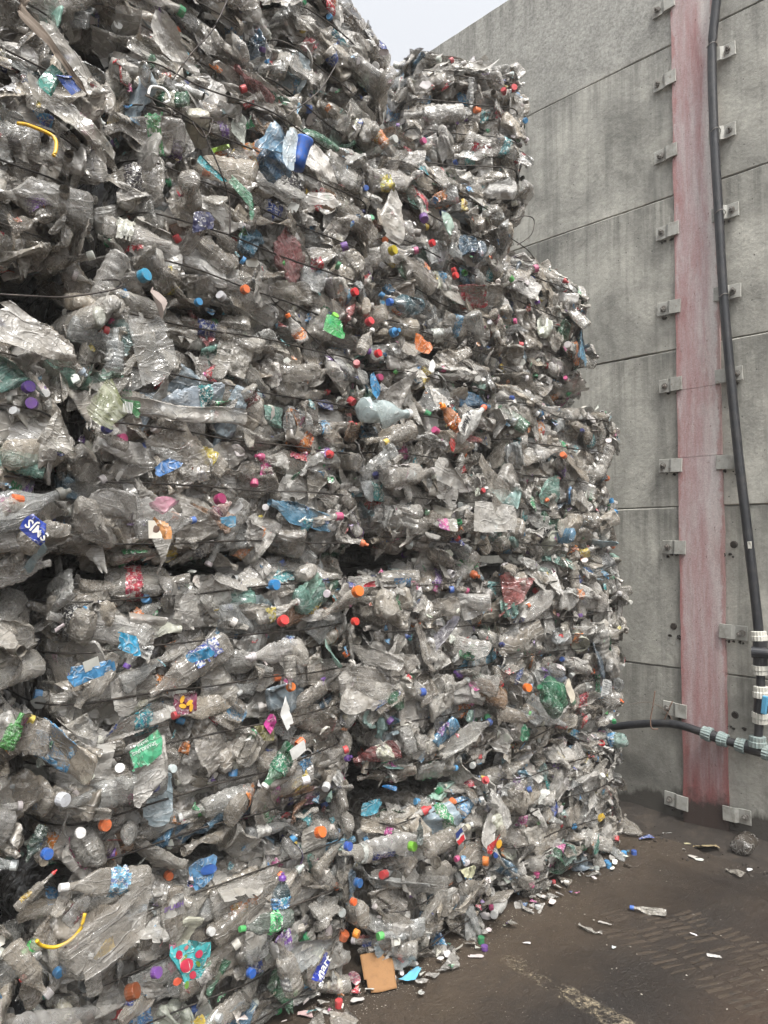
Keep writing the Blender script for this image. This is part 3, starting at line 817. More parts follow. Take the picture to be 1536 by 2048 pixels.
BOT = []
kinds = ['small'] * 9 + ['mid'] * 11 + ['big'] * 9 + ['jug'] * 6 + ['tub'] * 5 + ['small'] * 4 + ['mid'] * 4 + ['big'] * 4
for i, kd in enumerate(kinds):
    b = bottle_variant(100 + i, kd, i >= 40)
    b['i'] = i
    b['me'] = mesh_np('crushed_bottle', b['V'], b['F'], SMOOTH if (i % 5 in (0, 3) or i >= 40) else CRUSHED if i % 5 == 2 else CLEAR)
    b['met'] = b['me'].copy(); b['met'].materials.clear(); b['met'].materials.append(TINT)
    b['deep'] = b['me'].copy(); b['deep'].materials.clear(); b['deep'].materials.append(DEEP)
    b['lab'] = mesh_np('bottle_label', b['LV'], b['LF'], LABEL)
    BOT.append(b)
WHOLE = BOT[40:]
FILMS = []; SCRAPS = []; FILMT = []
for i in range(18):
    V, Fc = sheet_variant(400 + i, RND.uniform(0.16, 0.34), RND.uniform(0.13, 0.24), 26, 0.017, 3, 0.5)
    me = mesh_np('plastic_film', V, Fc, FILM); FILMS.append(me)
    mt = me.copy(); mt.materials.clear(); mt.materials.append(TINT); FILMT.append(mt)
for i in range(12):
    V, Fc = sheet_variant(500 + i, RND.uniform(0.045, 0.10), RND.uniform(0.035, 0.07), 10, 0.009, 3, 0.5)
    SCRAPS.append(mesh_np('label_scrap', V, Fc, LABEL))
PAPERS = []
for i in range(6):
    V, Fc = sheet_variant(540 + i, RND.uniform(0.04, 0.08), RND.uniform(0.03, 0.06), 9, 0.008, 2, 0.7)
    PAPERS.append(mesh_np('paper_scrap', V, Fc, PAPER))

def cap_mesh(r, h, flip=False, ring=True):
    bm = bmesh.new(); n = 32
    prof = [(r, 0), (r, h * 0.86), (r * 0.93, h), (r * 0.55, h * 1.01)]
    if ring: prof = [(r * 1.0, -h * 0.22), (r * 1.03, -h * 0.03), (r * 0.94, -h * 0.02)] + prof
    rg = []
    for q, (rr, z) in enumerate(prof):
        rg.append([bm.verts.new((rr * (0.965 if (k % 2 and rr >= r * .99) else 1) * math.cos(2 * PI * k / n), rr * (0.965 if (k % 2 and rr >= r * .99) else 1) * math.sin(2 * PI * k / n), z)) for k in range(n)])
    for A, B in zip(rg[:-1], rg[1:]):
        for k in range(n): bm.faces.new((A[k], A[(k + 1) % n], B[(k + 1) % n], B[k]))
    bm.faces.new(rg[-1])
    # inner wall so an upturned cap reads hollow
    inn = [[bm.verts.new((r * 0.86 * math.cos(2 * PI * k / n), r * 0.86 * math.sin(2 * PI * k / n), z)) for k in range(n)] for z in (prof[0][1], h * 0.8)]
    for k in range(n):
        bm.faces.new((rg[0][k], inn[0][k], inn[0][(k + 1) % n], rg[0][(k + 1) % n]))
        bm.faces.new((inn[0][k], inn[1][k], inn[1][(k + 1) % n], inn[0][(k + 1) % n]))
    bm.faces.new(inn[1])
    return bm_mesh('bottle_cap', bm, CAP)
CAPS = [cap_mesh(0.0150, 0.0150), cap_mesh(0.0155, 0.019), cap_mesh(0.0150, 0.0115), cap_mesh(0.0145, 0.022)]
def sport_cap():
    bm = bmesh.new()
    add_cyl(bm, (0, 0, 0), (0, 0, 0.016), 0.016, 0.0155, seg=24); add_cyl(bm, (0, 0, 0.016), (0, 0, 0.026), 0.0125, 0.007, seg=24); add_cyl(bm, (0, 0, 0.026), (0, 0, 0.036), 0.0065, 0.007, seg=16)
    return bm_mesh('bottle_cap', bm, CAP)
CAPS.append(sport_cap())
CAPCOL = [((0.62, 0.62, 0.60), 34), ((0.50, 0.49, 0.46), 16), ((0.22, 0.21, 0.19), 8), ((0.55, 0.02, 0.03), 12), ((0.02, 0.10, 0.42), 10), ((0.04, 0.30, 0.62), 11), ((0.02, 0.27, 0.10), 8), ((0.16, 0.05, 0.32), 6),
          ((0.80, 0.16, 0.02), 9), ((0.02, 0.02, 0.03), 4), ((0.70, 0.50, 0.04), 3), ((0.60, 0.06, 0.22), 4), ((0.10, 0.50, 0.12), 3), ((0.02, 0.03, 0.14), 5)]
LABCOL = [((0.05, 0.32, 0.62), 16), ((0.02, 0.06, 0.32), 9), ((0.62, 0.03, 0.05), 12), ((0.68, 0.66, 0.62), 26), ((0.03, 0.34, 0.12), 7), ((0.02, 0.30, 0.34), 7), ((0.75, 0.22, 0.02), 7), ((0.75, 0.55, 0.04), 5),
          ((0.60, 0.05, 0.28), 6), ((0.18, 0.06, 0.34), 4), ((0.55, 0.52, 0.42), 12), ((0.03, 0.03, 0.04), 5)]
TINTCOL = [((0.02, 0.15, 0.07), 6), ((0.05, 0.22, 0.36), 4), ((0.05, 0.12, 0.18), 5), ((0.30, 0.42, 0.48), 8), ((0.28, 0.15, 0.07), 4), ((0.10, 0.24, 0.20), 5), ((0.42, 0.10, 0.10), 2), ((0.60, 0.58, 0.5), 6), ((0.25, 0.45, 0.38), 4)]
def pick(tab):
    t = RND.uniform(0, sum(w for _, w in tab))
    for c, w in tab:
        t -= w
        if t <= 0: return c
    return tab[-1][0]
def vary(c, a=0.18):
    l_ = sum(c) / 3; c = tuple((x * 0.86 + l_ * 0.14) * 0.82 for x in c)
    g = RND.uniform(1 - a, 1 + a); return tuple(min(1, max(0, x * g * RND.uniform(0.94, 1.06))) for x in c)

def add_bottle(parent, M, b=None, tint=None, cap='?', label='?', name='crushed_bottle', deep=False):
    if b is None: b = RND.choice(BOT)
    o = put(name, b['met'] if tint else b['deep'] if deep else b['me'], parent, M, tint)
    if cap == '?': cap = vary(pick(CAPCOL)) if (b['kind'] != 'tub' and RND.random() < 0.34) else None
    if cap:
        cm = CAPS[RND.choice([0, 0, 1, 1, 2, 3, 4])]
        put('bottle_cap', cm, o, b['capM'] @ Matrix.Scale(b['capS'], 4), cap)
    if label == '?': label = vary(pick(LABCOL)) if RND.random() < 0.30 else None
    if label: put('bottle_label', b['lab'], o, None, label)
    return o

# ---------------------------------------------------------------- bales
BALES = []
GROUP = 'strapped bales of crushed plastic bottles stacked against each other'
def frame_on(nrm, ang, tilt, tilt2):
    """matrix whose Z is the item's long axis lying in the face, Y its thin axis along the face normal"""
    n = Vector(nrm).normalized()
    up = Vector((0, 0, 1))
    if abs(n.z) > 0.9: up = Vector((0, 1, 0))
    h = up.cross(n).normalized(); v = n.cross(h)
    z = h * math.cos(ang) + v * math.sin(ang)
    x = n.cross(z).normalized()      # completes frame: x, y=n, z
    m = Matrix((x, n, z)).transposed()
    return (m @ Euler((tilt, 0, 0)).to_matrix() @ Euler((0, 0, tilt2)).to_matrix()).to_4x4()

class Bale:
    def __init__(s, X0, X1, z0, z1, Yf, D, label, rot=(0, 0, 0), nw=5, left=0.1, top=0.1, bottom=0.06, right=0.12, dens=1.0, seed=0, whole=0.2, rad=0.11):
        s.whole = whole; s.rad = rad
        s.w, s.h, s.d = X1 - X0, z1 - z0, D
        s.root = thing('plastic_bale', label, 'bale', ((X0 + X1) / 2, Yf + D / 2, z0), tuple(math.radians(a) for a in rot), GROUP)
        s.M = Matrix.Translation(s.root.location) @ s.root.rotation_euler.to_matrix().to_4x4()
        s.Mi = s.M.inverted()
        s.nw = nw; s.seed = seed
        s.wz = [s.h * (i + 0.5) / nw + RND.uniform(-.012, .012) for i in range(nw)]
        s.wt = [RND.uniform(-.03, .03) for _ in range(nw)]
        s.strips = dict(left=left, top=top, bottom=bottom, right=right)
        s.dens = dens
        BALES.append(s)
    def surf(s, face, u, v):
        """rounded, pinched surface point and normal; box spans x ±w/2, y ±d/2, z 0..h"""
        w, h, d = s.w / 2, s.h, s.d / 2
        if face == 'front': p = Vector((u * s.w - w, -d, v * h))
        elif face == 'left': p = Vector((-w, -d + u * s.strips['left'], v * h))
        elif face == 'right': p = Vector((w, -d + u * s.strips['right'], v * h))
        elif face == 'top': p = Vector((u * s.w - w, -d + v * s.strips['top'], h))
        else: p = Vector((u * s.w - w, -d + v * s.strips['bottom'], 0))
        r = s.rad
        q = Vector((min(max(p.x, -w + r), w - r), min(max(p.y, -d + r), d - r), min(max(p.z, r), h - r)))
        n = (p - q)
        if n.length < 1e-6: n = Vector((0, -1, 0))
        n.normalize(); p2 = q + n * r
        dz = min(abs(p2.z - (z + t * p2.x)) for z, t in zip(s.wz, s.wt))
        pinch = 0.050 * (1 - math.exp(-(dz / 0.055) ** 2)) - 0.034
        bump = (0.045 if face == 'front' else 0.075) * noise.noise(Vector((p2.x * 3.1, p2.z * 3.6 , s.seed * 5.3 + p2.y * 2)))
        return p2 + n * (pinch + bump), n
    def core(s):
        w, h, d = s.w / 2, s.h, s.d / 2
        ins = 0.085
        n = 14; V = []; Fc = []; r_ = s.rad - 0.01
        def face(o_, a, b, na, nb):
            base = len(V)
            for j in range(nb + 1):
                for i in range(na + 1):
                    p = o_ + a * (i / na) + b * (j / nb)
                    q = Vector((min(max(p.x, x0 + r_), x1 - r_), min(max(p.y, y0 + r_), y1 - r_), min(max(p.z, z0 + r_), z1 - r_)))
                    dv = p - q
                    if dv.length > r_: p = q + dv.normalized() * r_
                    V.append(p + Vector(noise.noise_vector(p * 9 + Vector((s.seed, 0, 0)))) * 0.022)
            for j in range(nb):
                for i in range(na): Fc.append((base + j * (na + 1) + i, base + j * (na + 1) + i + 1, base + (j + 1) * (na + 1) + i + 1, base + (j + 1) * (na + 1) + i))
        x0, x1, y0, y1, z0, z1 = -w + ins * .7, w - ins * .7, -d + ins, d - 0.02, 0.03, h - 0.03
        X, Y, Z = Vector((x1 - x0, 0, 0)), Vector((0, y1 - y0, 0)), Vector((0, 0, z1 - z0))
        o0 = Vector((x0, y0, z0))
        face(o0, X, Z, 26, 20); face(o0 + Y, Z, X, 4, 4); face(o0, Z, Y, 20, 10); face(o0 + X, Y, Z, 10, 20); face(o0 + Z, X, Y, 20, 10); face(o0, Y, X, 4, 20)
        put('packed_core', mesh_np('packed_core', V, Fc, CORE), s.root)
    def wires(s):
        for z, t in zip(s.wz, s.wt):
            pts = []; w, d = s.w / 2, s.d / 2
            def at(face, u):
                x = (u - .5) * s.w if face == 'front' else (-w if face == 'left' else w)
                zz = min(max(z + t * x + 0.006 * noise.noise(Vector((u * 6, z * 9, s.seed))), .02), s.h - .02)
                p, n = s.surf(face, u, zz / s.h)
                pts.append(p + n * 0.026)
            for i in range(34): at('front', 0.06 + 0.88 * i / 33)
            for u in (0.4, 0.7, 1.0): at('right', u)
            for i in range(5): pts.append(Vector((w - 0.01, -d + s.strips['right'] + (2 * d - s.strips['right'] - .03) * (i + 1) / 5, z + t * w)))
            for i in range(4): pts.append(Vector((w - 0.05 - (2 * w - 0.1) * i / 3, d - .01, z)))
            for i in range(5): pts.append(Vector((-w + 0.01, d - .03 - (2 * d - s.strips['left'] - .03) * i / 5, z - t * w)))
            for u in (1.0, 0.7, 0.4): at('left', u)
            for _ in range(3): pts = [(pts[i - 1] + pts[i] * 2 + pts[(i + 1) % len(pts)]) / 4 for i in range(len(pts))]
            put('baling_wire', tube_mesh('baling_wire', pts, 0.0028, WIRE, 5, True), s.root, None, (0.03, 0.027, 0.025))
    def fill(s):
        A = {'front': s.w * s.h, 'left': s.strips['left'] * s.h, 'right': s.strips['right'] * s.h, 'top': s.w * s.strips['top'], 'bottom': s.w * s.strips['bottom']}
        cnt = 0
        for face, a in A.items():
            # big back layer, then front layer: jittered cells so that nothing is left bare
            for layer, (rate, dep) in enumerate(((95, -0.060), (185, -0.020))):
                nb = int(a * rate * s.dens)
                if nb < 1: continue
                Wd = s.w if face in ('front', 'top', 'bottom') else s.strips[face]
                Hd = s.h if face in ('front', 'left', 'right') else s.strips[face]
                nu = max(1, int(round(math.sqrt(nb * Wd / Hd)))); nv = max(1, int(round(nb / nu)))
                for i in range(nu):
                    for j in range(nv):
                        u = (i + RND.random()) / nu; v = (j + RND.random()) / nv
                        p, n = s.surf(face, u, v)
                        dzw = min(abs(p.z - (z + t * p.x)) for z, t in zip(s.wz, s.wt))
                        p = p + n * (dep - 0.016 * math.exp(-(dzw / .035) ** 2) + RND.uniform(-.014, .014))
                        rr = RND.random()
                        ang = RND.gauss(0, 0.33) + (PI if RND.random() < .5 else 0)
                        if RND.random() < 0.17: ang = RND.uniform(0, 2 * PI)
                        if rr < (0.5 if layer == 0 else 0.78):
                            tl = RND.gauss(0, 0.15)
                            if layer and RND.random() < 0.15: tl = RND.uniform(0.4, 1.2)
                            b = RND.choice(WHOLE) if RND.random() < s.whole else RND.choice(BOT[:40])
                            sc_ = RND.uniform(0.62, 0.95) * (1.12 if s.whole > .3 or layer == 0 else 1)
                            M = Matrix.Translation(p) @ frame_on(n, ang, tl, RND.gauss(0, 0.28)) @ Matrix.Scale(sc_, 4)
                            tint = vary(pick(TINTCOL), .3) if RND.random() < 0.065 else None
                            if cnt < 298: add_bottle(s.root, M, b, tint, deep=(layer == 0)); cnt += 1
                        else:
                            M = Matrix.Translation(p) @ frame_on(n, ang, RND.gauss(0, .2), RND.gauss(0, .2)) @ Matrix.Scale(RND.uniform(.45, .95), 4)
                            k = RND.randrange(len(FILMS))
                            if RND.random() < 0.12: put('plastic_film', FILMT[k], s.root, M, vary(pick(TINTCOL), .3))
                            else: put('plastic_film', FILMS[k], s.root, M)
            for _ in range(int(a * 12 * s.dens)):
                p, n = s.surf(face, RND.random(), RND.random())
                M = Matrix.Translation(p + n * RND.uniform(-.02, .008)) @ (n + Vector([RND.gauss(0, .8) for _ in range(3)])).to_track_quat('Z', 'Y').to_matrix().to_4x4()
                if RND.random() < .2: M = M @ Matrix.Rotation(PI, 4, 'X')
                put('loose_cap', RND.choice(CAPS[:4]), s.root, M @ Matrix.Scale(RND.uniform(.72, .98), 4), vary(pick(CAPCOL)))
            for _ in range(int(a * 95 * s.dens)):
                p, n = s.surf(face, RND.random(), RND.random())
                M = Matrix.Translation(p + n * RND.uniform(-.01, .012)) @ frame_on(n, RND.uniform(0, 6.28), RND.gauss(0, .4), RND.gauss(0, .4)) @ Matrix.Scale(RND.uniform(.28, .85), 4)
                if RND.random() < 0.72: put('label_scrap', RND.choice(SCRAPS), s.root, M, vary(pick(LABCOL)))
                else: put('paper_scrap', RND.choice(PAPERS), s.root, M, vary((0.62, 0.60, 0.55)))

YF = 1.93
B = Bale
# nearest column on the left edge
B(-0.42, 0.665, 0.00, 0.60, YF + .02, 1.0, 'bottom bale at the left edge, below the big dark green bottle', (0, 0, 2), 4, right=.2, seed=1, whole=.4)
B(-0.42, 0.660, 0.74, 1.40, YF - .02, 1.0, 'second bale up at the left edge, with the bright green bottle in its lower corner', (0, -1, 0), 4, right=.2, top=.15, seed=2)
B(-0.42, 0.700, 1.47, 2.10, YF - .04, 1.0, 'third bale up at the left edge, under the widest dark gap', (0, 1, -1), 4, right=.2, top=.2, seed=3)
B(-0.42, 0.790, 2.24, 2.86, YF - .02, 1.0, 'fourth bale up at the left edge, over the widest dark gap', (0, 2, 0), 4, right=.15, bottom=.2, top=.15, seed=4)
B(-0.42, 0.770, 2.84, 3.60, YF + .03, 1.0, 'topmost bale at the left edge, with brown card stuck in it', (0, 3, 0), 4, seed=5)
B(-0.42, 1.85, 1.30, 3.20, YF + 1.12, 0.9, 'rear bale seen only as darkness through the gap at the left edge', (0, 0, 0), 5, dens=.35, seed=30)
B(0.60, 3.30, 0.55, 1.95, YF + 1.10, 0.8, 'rear bale hidden behind the front columns, glimpsed only through the seams', (0, 0, 0), 5, dens=.22, seed=31)
# second column
B(0.70, 1.77, 0.00, 0.62, YF + .03, 1.0, 'bottom bale spilling whole bottles beside the torn brown card on the floor', (0, -1.0, 0), 4, left=.15, seed=6, whole=.42)
B(0.71, 1.77, 0.64, 1.475, YF + .00, 1.0, 'large front bale carrying the blue label with a white panel and the green label', (0, -1.5, 0), 6, left=.15, seed=7)
B(0.74, 1.76, 1.475, 2.26, YF + .00, 1.0, 'front bale with the broad silvery sheet of film near its upper left', (0, 1.0, 0), 5, left=.2, seed=8)
B(0.83, 1.79, 2.235, 2.98, YF - .02, 1.0, 'front bale under the blue jug, its wires sloping down to the right', (0, 2.6, 0), 5, left=.2, bottom=.1, seed=9)
B(0.74, 1.32, 2.95, 3.75, YF + .04, 1.0, 'high bale left of the dark upright seam near the top of the stack', (0, 4, 0), 5, left=.3, seed=10)
B(1.36, 1.95, 3.00, 3.64, YF + .10, 1.0, 'high steeply tilted bale whose corner stands against the sky', (0, 13, -4), 4, left=.3, top=.3, right=.25, seed=11, rad=.14)
# third column
B(1.84, 2.52, 0.00, 0.61, YF - .02, 1.0, 'bottom bale of the narrow column, behind the red labelled bottle on the floor', (0, 0, 0), 4, seed=12, whole=.25)
B(1.84, 2.52, 0.63, 1.48, YF + .00, 1.0, 'narrow bale with an orange cap at its upper left corner', (0, 0.6, 0), 5, left=.15, seed=13)
B(1.83, 2.52, 1.48, 2.27, YF + .01, 1.0, 'narrow bale with the white bottle lettered in black near its top', (0, 1.5, 0), 5, left=.2, seed=14)
B(1.84, 2.62, 2.29, 3.05, YF + .02, 1.0, 'bale with the pale green bag, above the one with the black lettered bottle', (0, 3, -1), 5, left=.2, seed=15)
B(2.43, 3.07, 3.02, 3.78, 2.075, 0.70, 'peak bale turned askew with a blue scrap standing on top, beside the concrete wall', (0, 3, -40), 5, left=.4, top=.45, right=.3, seed=16, rad=.13)
# fourth column
B(2.57, 3.55, 0.00, 0.62, YF - .02, 1.0, 'bottom bale nearest the concrete wall, standing on the brown floor', (0, 0, 0), 4, right=.3, seed=17, whole=.15)
B(2.58, 3.57, 0.63, 1.46, YF + .00, 1.0, 'bale nearest the wall with a swollen dark green bottle on its face', (0, 0, 0), 5, right=.3, seed=18)
B(2.57, 3.53, 1.46, 2.23, YF + .01, 1.0, 'bale nearest the wall, third from the floor', (0, 1, 0), 5, right=.3, seed=19)
B(2.62, 3.32, 2.22, 2.88, YF + .06, 1.0, 'top bale of the column nearest the wall, slumped at its right shoulder', (0, 6, -3), 4, right=.3, top=.5, seed=20, rad=.13)
for b in BALES:
    b.core(); b.wires(); b.fill()
    if b.root.location.z < 0.01:         # flattened bits trodden out along its foot
        for _ in range(int(b.w * 46)):
            x = RND.uniform(-b.w / 2, b.w / 2); y = -b.d / 2 - abs(RND.gauss(0, .05)) + .03
            M = Matrix.Translation((x, y, RND.uniform(.004, .02))) @ Matrix.Rotation(RND.uniform(0, 6.28), 4, 'Z') @ Matrix.Rotation(PI / 2 + RND.gauss(0, .25), 4, 'X')
            q = RND.random()
            if q < .35: put('label_scrap', RND.choice(SCRAPS), b.root, M @ Matrix.Scale(RND.uniform(.3, .8), 4), vary(pick(LABCOL)))
            elif q < .62: put('paper_scrap', RND.choice(PAPERS), b.root, M @ Matrix.Scale(RND.uniform(.3, .8), 4), vary((0.62, 0.60, 0.55)))
            elif q < .72: put('loose_cap', RND.choice(CAPS[:4]), b.root, Matrix.Translation((x, y, .001)) @ Matrix.Scale(.9, 4), vary(pick(CAPCOL)))
            else: put('plastic_film', RND.choice(FILMS), b.root, M @ Matrix.Scale(RND.uniform(.25, .6), 4))

# ---------------------------------------------------------------- pieces one can pick out on the stack
def bale_at(p):
    best, bd = None, 1e9
    for b in BALES:
        if b.seed >= 30: continue
        q = b.Mi @ p
        dx = max(0, abs(q.x) - b.w / 2); dz = max(0, -q.z, q.z - b.h)
        d_ = math.hypot(dx, dz)
        if d_ < bd: bd, best = d_, b
    return best
def spot(px, py, out=0.045):
    """point on the bale face under a sight line, its bale and local placement"""
    p = on_y(px, py, YF - out); b = bale_at(p)
    if b.root.location.y - b.d / 2 > YF + .07:
        p = on_y(px, py, b.root.location.y - b.d / 2 - out)
    return p, b
def face_m(ang, tilt=0.0, roll=0.0, n=(0, -1, 0.05)):
    return frame_on(n, math.radians(ang), tilt, roll)
def axis_on(px0, py0, px1, py1, out=0.05):
    """matrix, length: the item's long Z axis running from one point on the face to another"""
    p0, b = spot(px0, py0, out); p1 = on_y(px1, py1, p0.y)
    z = (p1 - p0); L = z.length; z.normalize(); n = Vector((0, -1, 0)); x = n.cross(z).normalized()
    m = Matrix((x, n, z)).transposed().to_4x4()
    return Matrix.Translation((p0 + p1) / 2) @ m, L, b
def hb(px0, py0, px1, py1, cap=None, label=None, tint=None, i=0, whole=True, roll=0.0, lab=None, out=0.05, fat=1.0):
    """a bottle lying from its base (first point) to its neck (second point)"""
    M, L, b = axis_on(px0, py0, px1, py1, out + .018)
    v = (WHOLE if whole else BOT)[i]
    k = L / v['L']
    o = add_bottle(b.root, b.Mi @ M @ Matrix.Rotation(roll, 4, 'Z') @ Matrix.Diagonal((k * fat, k * fat, k, 1)), v, tint, cap, label)
    if lab: o['label'] = lab
    return o
_pc = [0]
def patch(w, h, amp=0.004, nf=0, ragged=0.12, n=14, seed=None):
    _pc[0] += 1
    return sheet_variant(900 + _pc[0] if seed is None else seed, w, h, n, amp, nf, ragged)
def hp(px, py, w, h, ang, col, lab=None, name='label_scrap', mat=None, amp=0.004, nf=0, ragged=0.12, out=0.075, tilt=0.0, n=(0, -1, 0.05), seed=None):
    if name == 'label_scrap': amp = max(amp, .008); nf = max(nf, 1); w *= .9; h *= .9; ragged = max(ragged, .25); col = tuple(x * .8 for x in col)
    V, Fc = patch(w, h, amp, nf, ragged, seed=seed)
    p, b = spot(px, py, out + .022)
    M = Matrix.Translation(p) @ face_m(ang, tilt, 0, n)
    me = mesh_np(name, V, Fc, mat or PLAINLAB)
    o = put(name, me, b.root, b.Mi @ M, col)
    if lab: o['label'] = lab
    return o
def conform(me, parent, lift=.0022):
    P = np.array([tuple(v.co) for v in parent.data.vertices])
    for v in me.vertices:
        d_ = np.hypot(P[:, 0] - v.co.x, P[:, 2] - v.co.z); k_ = np.argsort(d_)[:4]; w_ = 1 / (d_[k_] + 1e-4)
        v.co.y = float((P[k_, 1] * w_).sum() / w_.sum()) + lift
def text_on(parent, body, size, col, loc=(0, 0), rot=0.0, off=0.008, bold=True, mirror=False):
    cu = bpy.data.curves.new('label_print', 'FONT'); cu.body = body; cu.size = size; cu.align_x = 'CENTER'; cu.align_y = 'CENTER'
    cu.resolution_u = 2
    if bold: cu.offset = size * 0.02
    t = bpy.data.objects.new('label_print', cu); C.objects.link(t)
    me = bpy.data.meshes.new_from_object(t.evaluated_get(bpy.context.evaluated_depsgraph_get()))
    bpy.data.objects.remove(t); bpy.data.curves.remove(cu)
    me.materials.clear(); me.materials.append(PRINT); me.name = 'label_print'
    if len(me.vertices) < 4: return None
    # text XY plane -> the patch's X/Z plane, facing out along +Y of the patch
    R = Matrix(((-1, 0, 0), (0, 0, 1), (0, 1, 0))).to_4x4() if not mirror else Matrix(((1, 0, 0), (0, 0, 1), (0, 1, 0))).to_4x4()
    M = Matrix.Translation((loc[0], off, loc[1])) @ Matrix.Rotation(rot, 4, 'Y') @ R
    me.transform(M); conform(me, parent)
    return put('label_print', me, parent, None, col)
def shape_on(parent, pts, col, off=0.005):
    """a flat printed shape, points in the patch's X/Z plane"""
    bm = bmesh.new(); vs = [bm.verts.new((x, off, z)) for x, z in pts]; bm.faces.new(vs)
    me = bm_mesh('label_print', bm, PRINT); conform(me, parent)
    return put('label_print', me, parent, None, tuple(x * .8 for x in col))
def ell(cx, cz, rx, rz, n=14, a=0.0):
    return [(cx + rx * math.cos(t) * math.cos(a) - rz * math.sin(t) * math.sin(a), cz + rx * math.cos(t) * math.sin(a) + rz * math.sin(t) * math.cos(a)) for t in [2 * PI * k / n for k in range(n)]]
def hc(px, py, col, r=1.0, n=(0.1, -1, 0.1), lab=None, out=0.055, k=0):
    p, b = spot(px, py, out)
    o = put('loose_cap', CAPS[k], b.root, b.Mi @ Matrix.Translation(p) @ Vector(n).to_track_quat('Z', 'Y').to_matrix().to_4x4() @ Matrix.Scale(r * .74, 4), tuple(x * .85 for x in col))
    if lab: o['label'] = lab
    return o
WHT = (0.62, 0.62, 0.60)
BLK = (0.02, 0.02, 0.025)

# patch axes: local Z is the direction `ang` (0 = to the right along the face), local X then points down for ang=0
# blue label with a white panel
o = hp(182, 1332, 0.075, 0.125, 16, (0.035, 0.20, 0.40), 'blue label with a small white printed panel', out=0.085)
o2 = shape_on(o, [(-.008, -.020), (.018, -.020), (.018, .020), (-.008, .020)], (0.42, 0.42, 0.38), .006)
hb(300, 1250, 252, 1335, (0.12, 0.05, 0.30), None, None, 3, True, lab='clear bottle with a violet cap and black on white lettering', out=.05)
o = hp(290, 1300, 0.045, 0.05, -30, (0.60, 0.60, 0.57), 'white bottle label lettered in black', out=.10)
text_on(o, 'HIGHLAND', 0.0135, BLK, (0.004, 0), -PI / 2, .009); text_on(o, 'SPRING', 0.008, BLK, (-0.010, 0), -PI / 2, .009)
# maroon label with yellow fruit
o = hp(372, 1400, 0.085, 0.075, 5, (0.17, 0.022, 0.06), 'maroon label with yellow pieces printed on it', out=.085)
text_on(o, 'TROPICAL', 0.0105, (0.55, 0.52, 0.5), (0.018, 0.002), -PI / 2, .009)
for (x, z, a) in ((0.004, -.010, .4), (-.010, .010, 1.2), (-.014, -.010, 2.0), (-.024, .014, .2)): shape_on(o, ell(x, z, .011, .006, 10, a), (0.75, 0.40, 0.03), .0065)
# green label over a silvery pouch
hp(312, 1535, 0.16, 0.15, 10, (0.5, 0.5, 0.48), 'pale crumpled pouch hanging below the green label', 'plastic_film', FILM, .012, 2, .55, .075)
o = hp(288, 1500, 0.085, 0.105, 18, (0.08, 0.42, 0.22), 'green label with white lettering turned upside down', out=.10, ragged=.3)
text_on(o, 'SPARKLING', 0.0125, (0.5, 0.6, 0.53), (0.006, 0), -PI / 2, .007); text_on(o, 'WATER', 0.009, (0.5, 0.6, 0.53), (0.020, 0), -PI / 2, .007)
hc(343, 1537, (0.55, 0.62, 0.62), 1.0); hc(240, 1538, WHT, 1.15, (-.4, -.8, .5)); hc(307, 1557, (.6, .58, .55), 1.1); hc(306, 1575, (.02, .025, .10), 1.3, (0, -1, .5))
hb(585, 1490, 528, 1575, WHT, (0.02, 0.16, 0.08), (0.015, 0.13, 0.055), 1, False, lab='dark green bottle with a white cap pointing down', out=.07, fat=1.1)
hb(10, 1500, 45, 1425, None, None, (0.03, 0.24, 0.03), 9, True, lab='bright green bottle in the lower corner', out=.06, fat=1.5)
hb(90, 1650, 52, 1725, None, None, (0.008, 0.035, 0.025), 10, True, lab='very dark green bottle bottom', out=.03, fat=1.2)
# strawberry print label
o = hp(372, 1925, 0.155, 0.115, 75, (0.06, 0.42, 0.44), 'turquoise label printed with red berries and green leaves', out=.10, ragged=.45)
for (x, z, r1, r2, a, c_) in ((.0, -.005, .020, .017, .3, (.55, .04, .08)), (.028, .022, .012, .009, 1, (.5, .03, .07)), (-.03, .02, .010, .012, 2, (.55, .05, .1)), (.02, -.04, .013, .01, 0, (.6, .1, .05)),
                             (-.025, -.03, .012, .009, .6, (.55, .04, .08)), (.012, .038, .006, .006, 0, (.6, .2, .2)), (-.012, -.052, .010, .007, 1.3, (.15, .3, .05)), (.012, .012, .012, .005, 2.2, (.15, .28, .05)), (-.035, -.005, .012, .005, .7, (.18, .3, .05))):
    shape_on(o, ell(x, z, r1, r2, 12, a), c_, .0085)
shape_on(o, ell(.006, -.002, .011, .027, 16, -.7), (.6, .6, .57), .008)
hb(352, 1772, 345, 1895, (.60, .22, .32), None, None, 8, True, lab='upside down bottle with a printed neck band', out=.06)
o = hp(345, 1812, .06, .07, 0, (.42, .41, .38), 'clear label with violet lettering', out=.115); text_on(o, 'SPLASH', .017, (.14, .08, .25), (0, 0), PI / 2, .009)
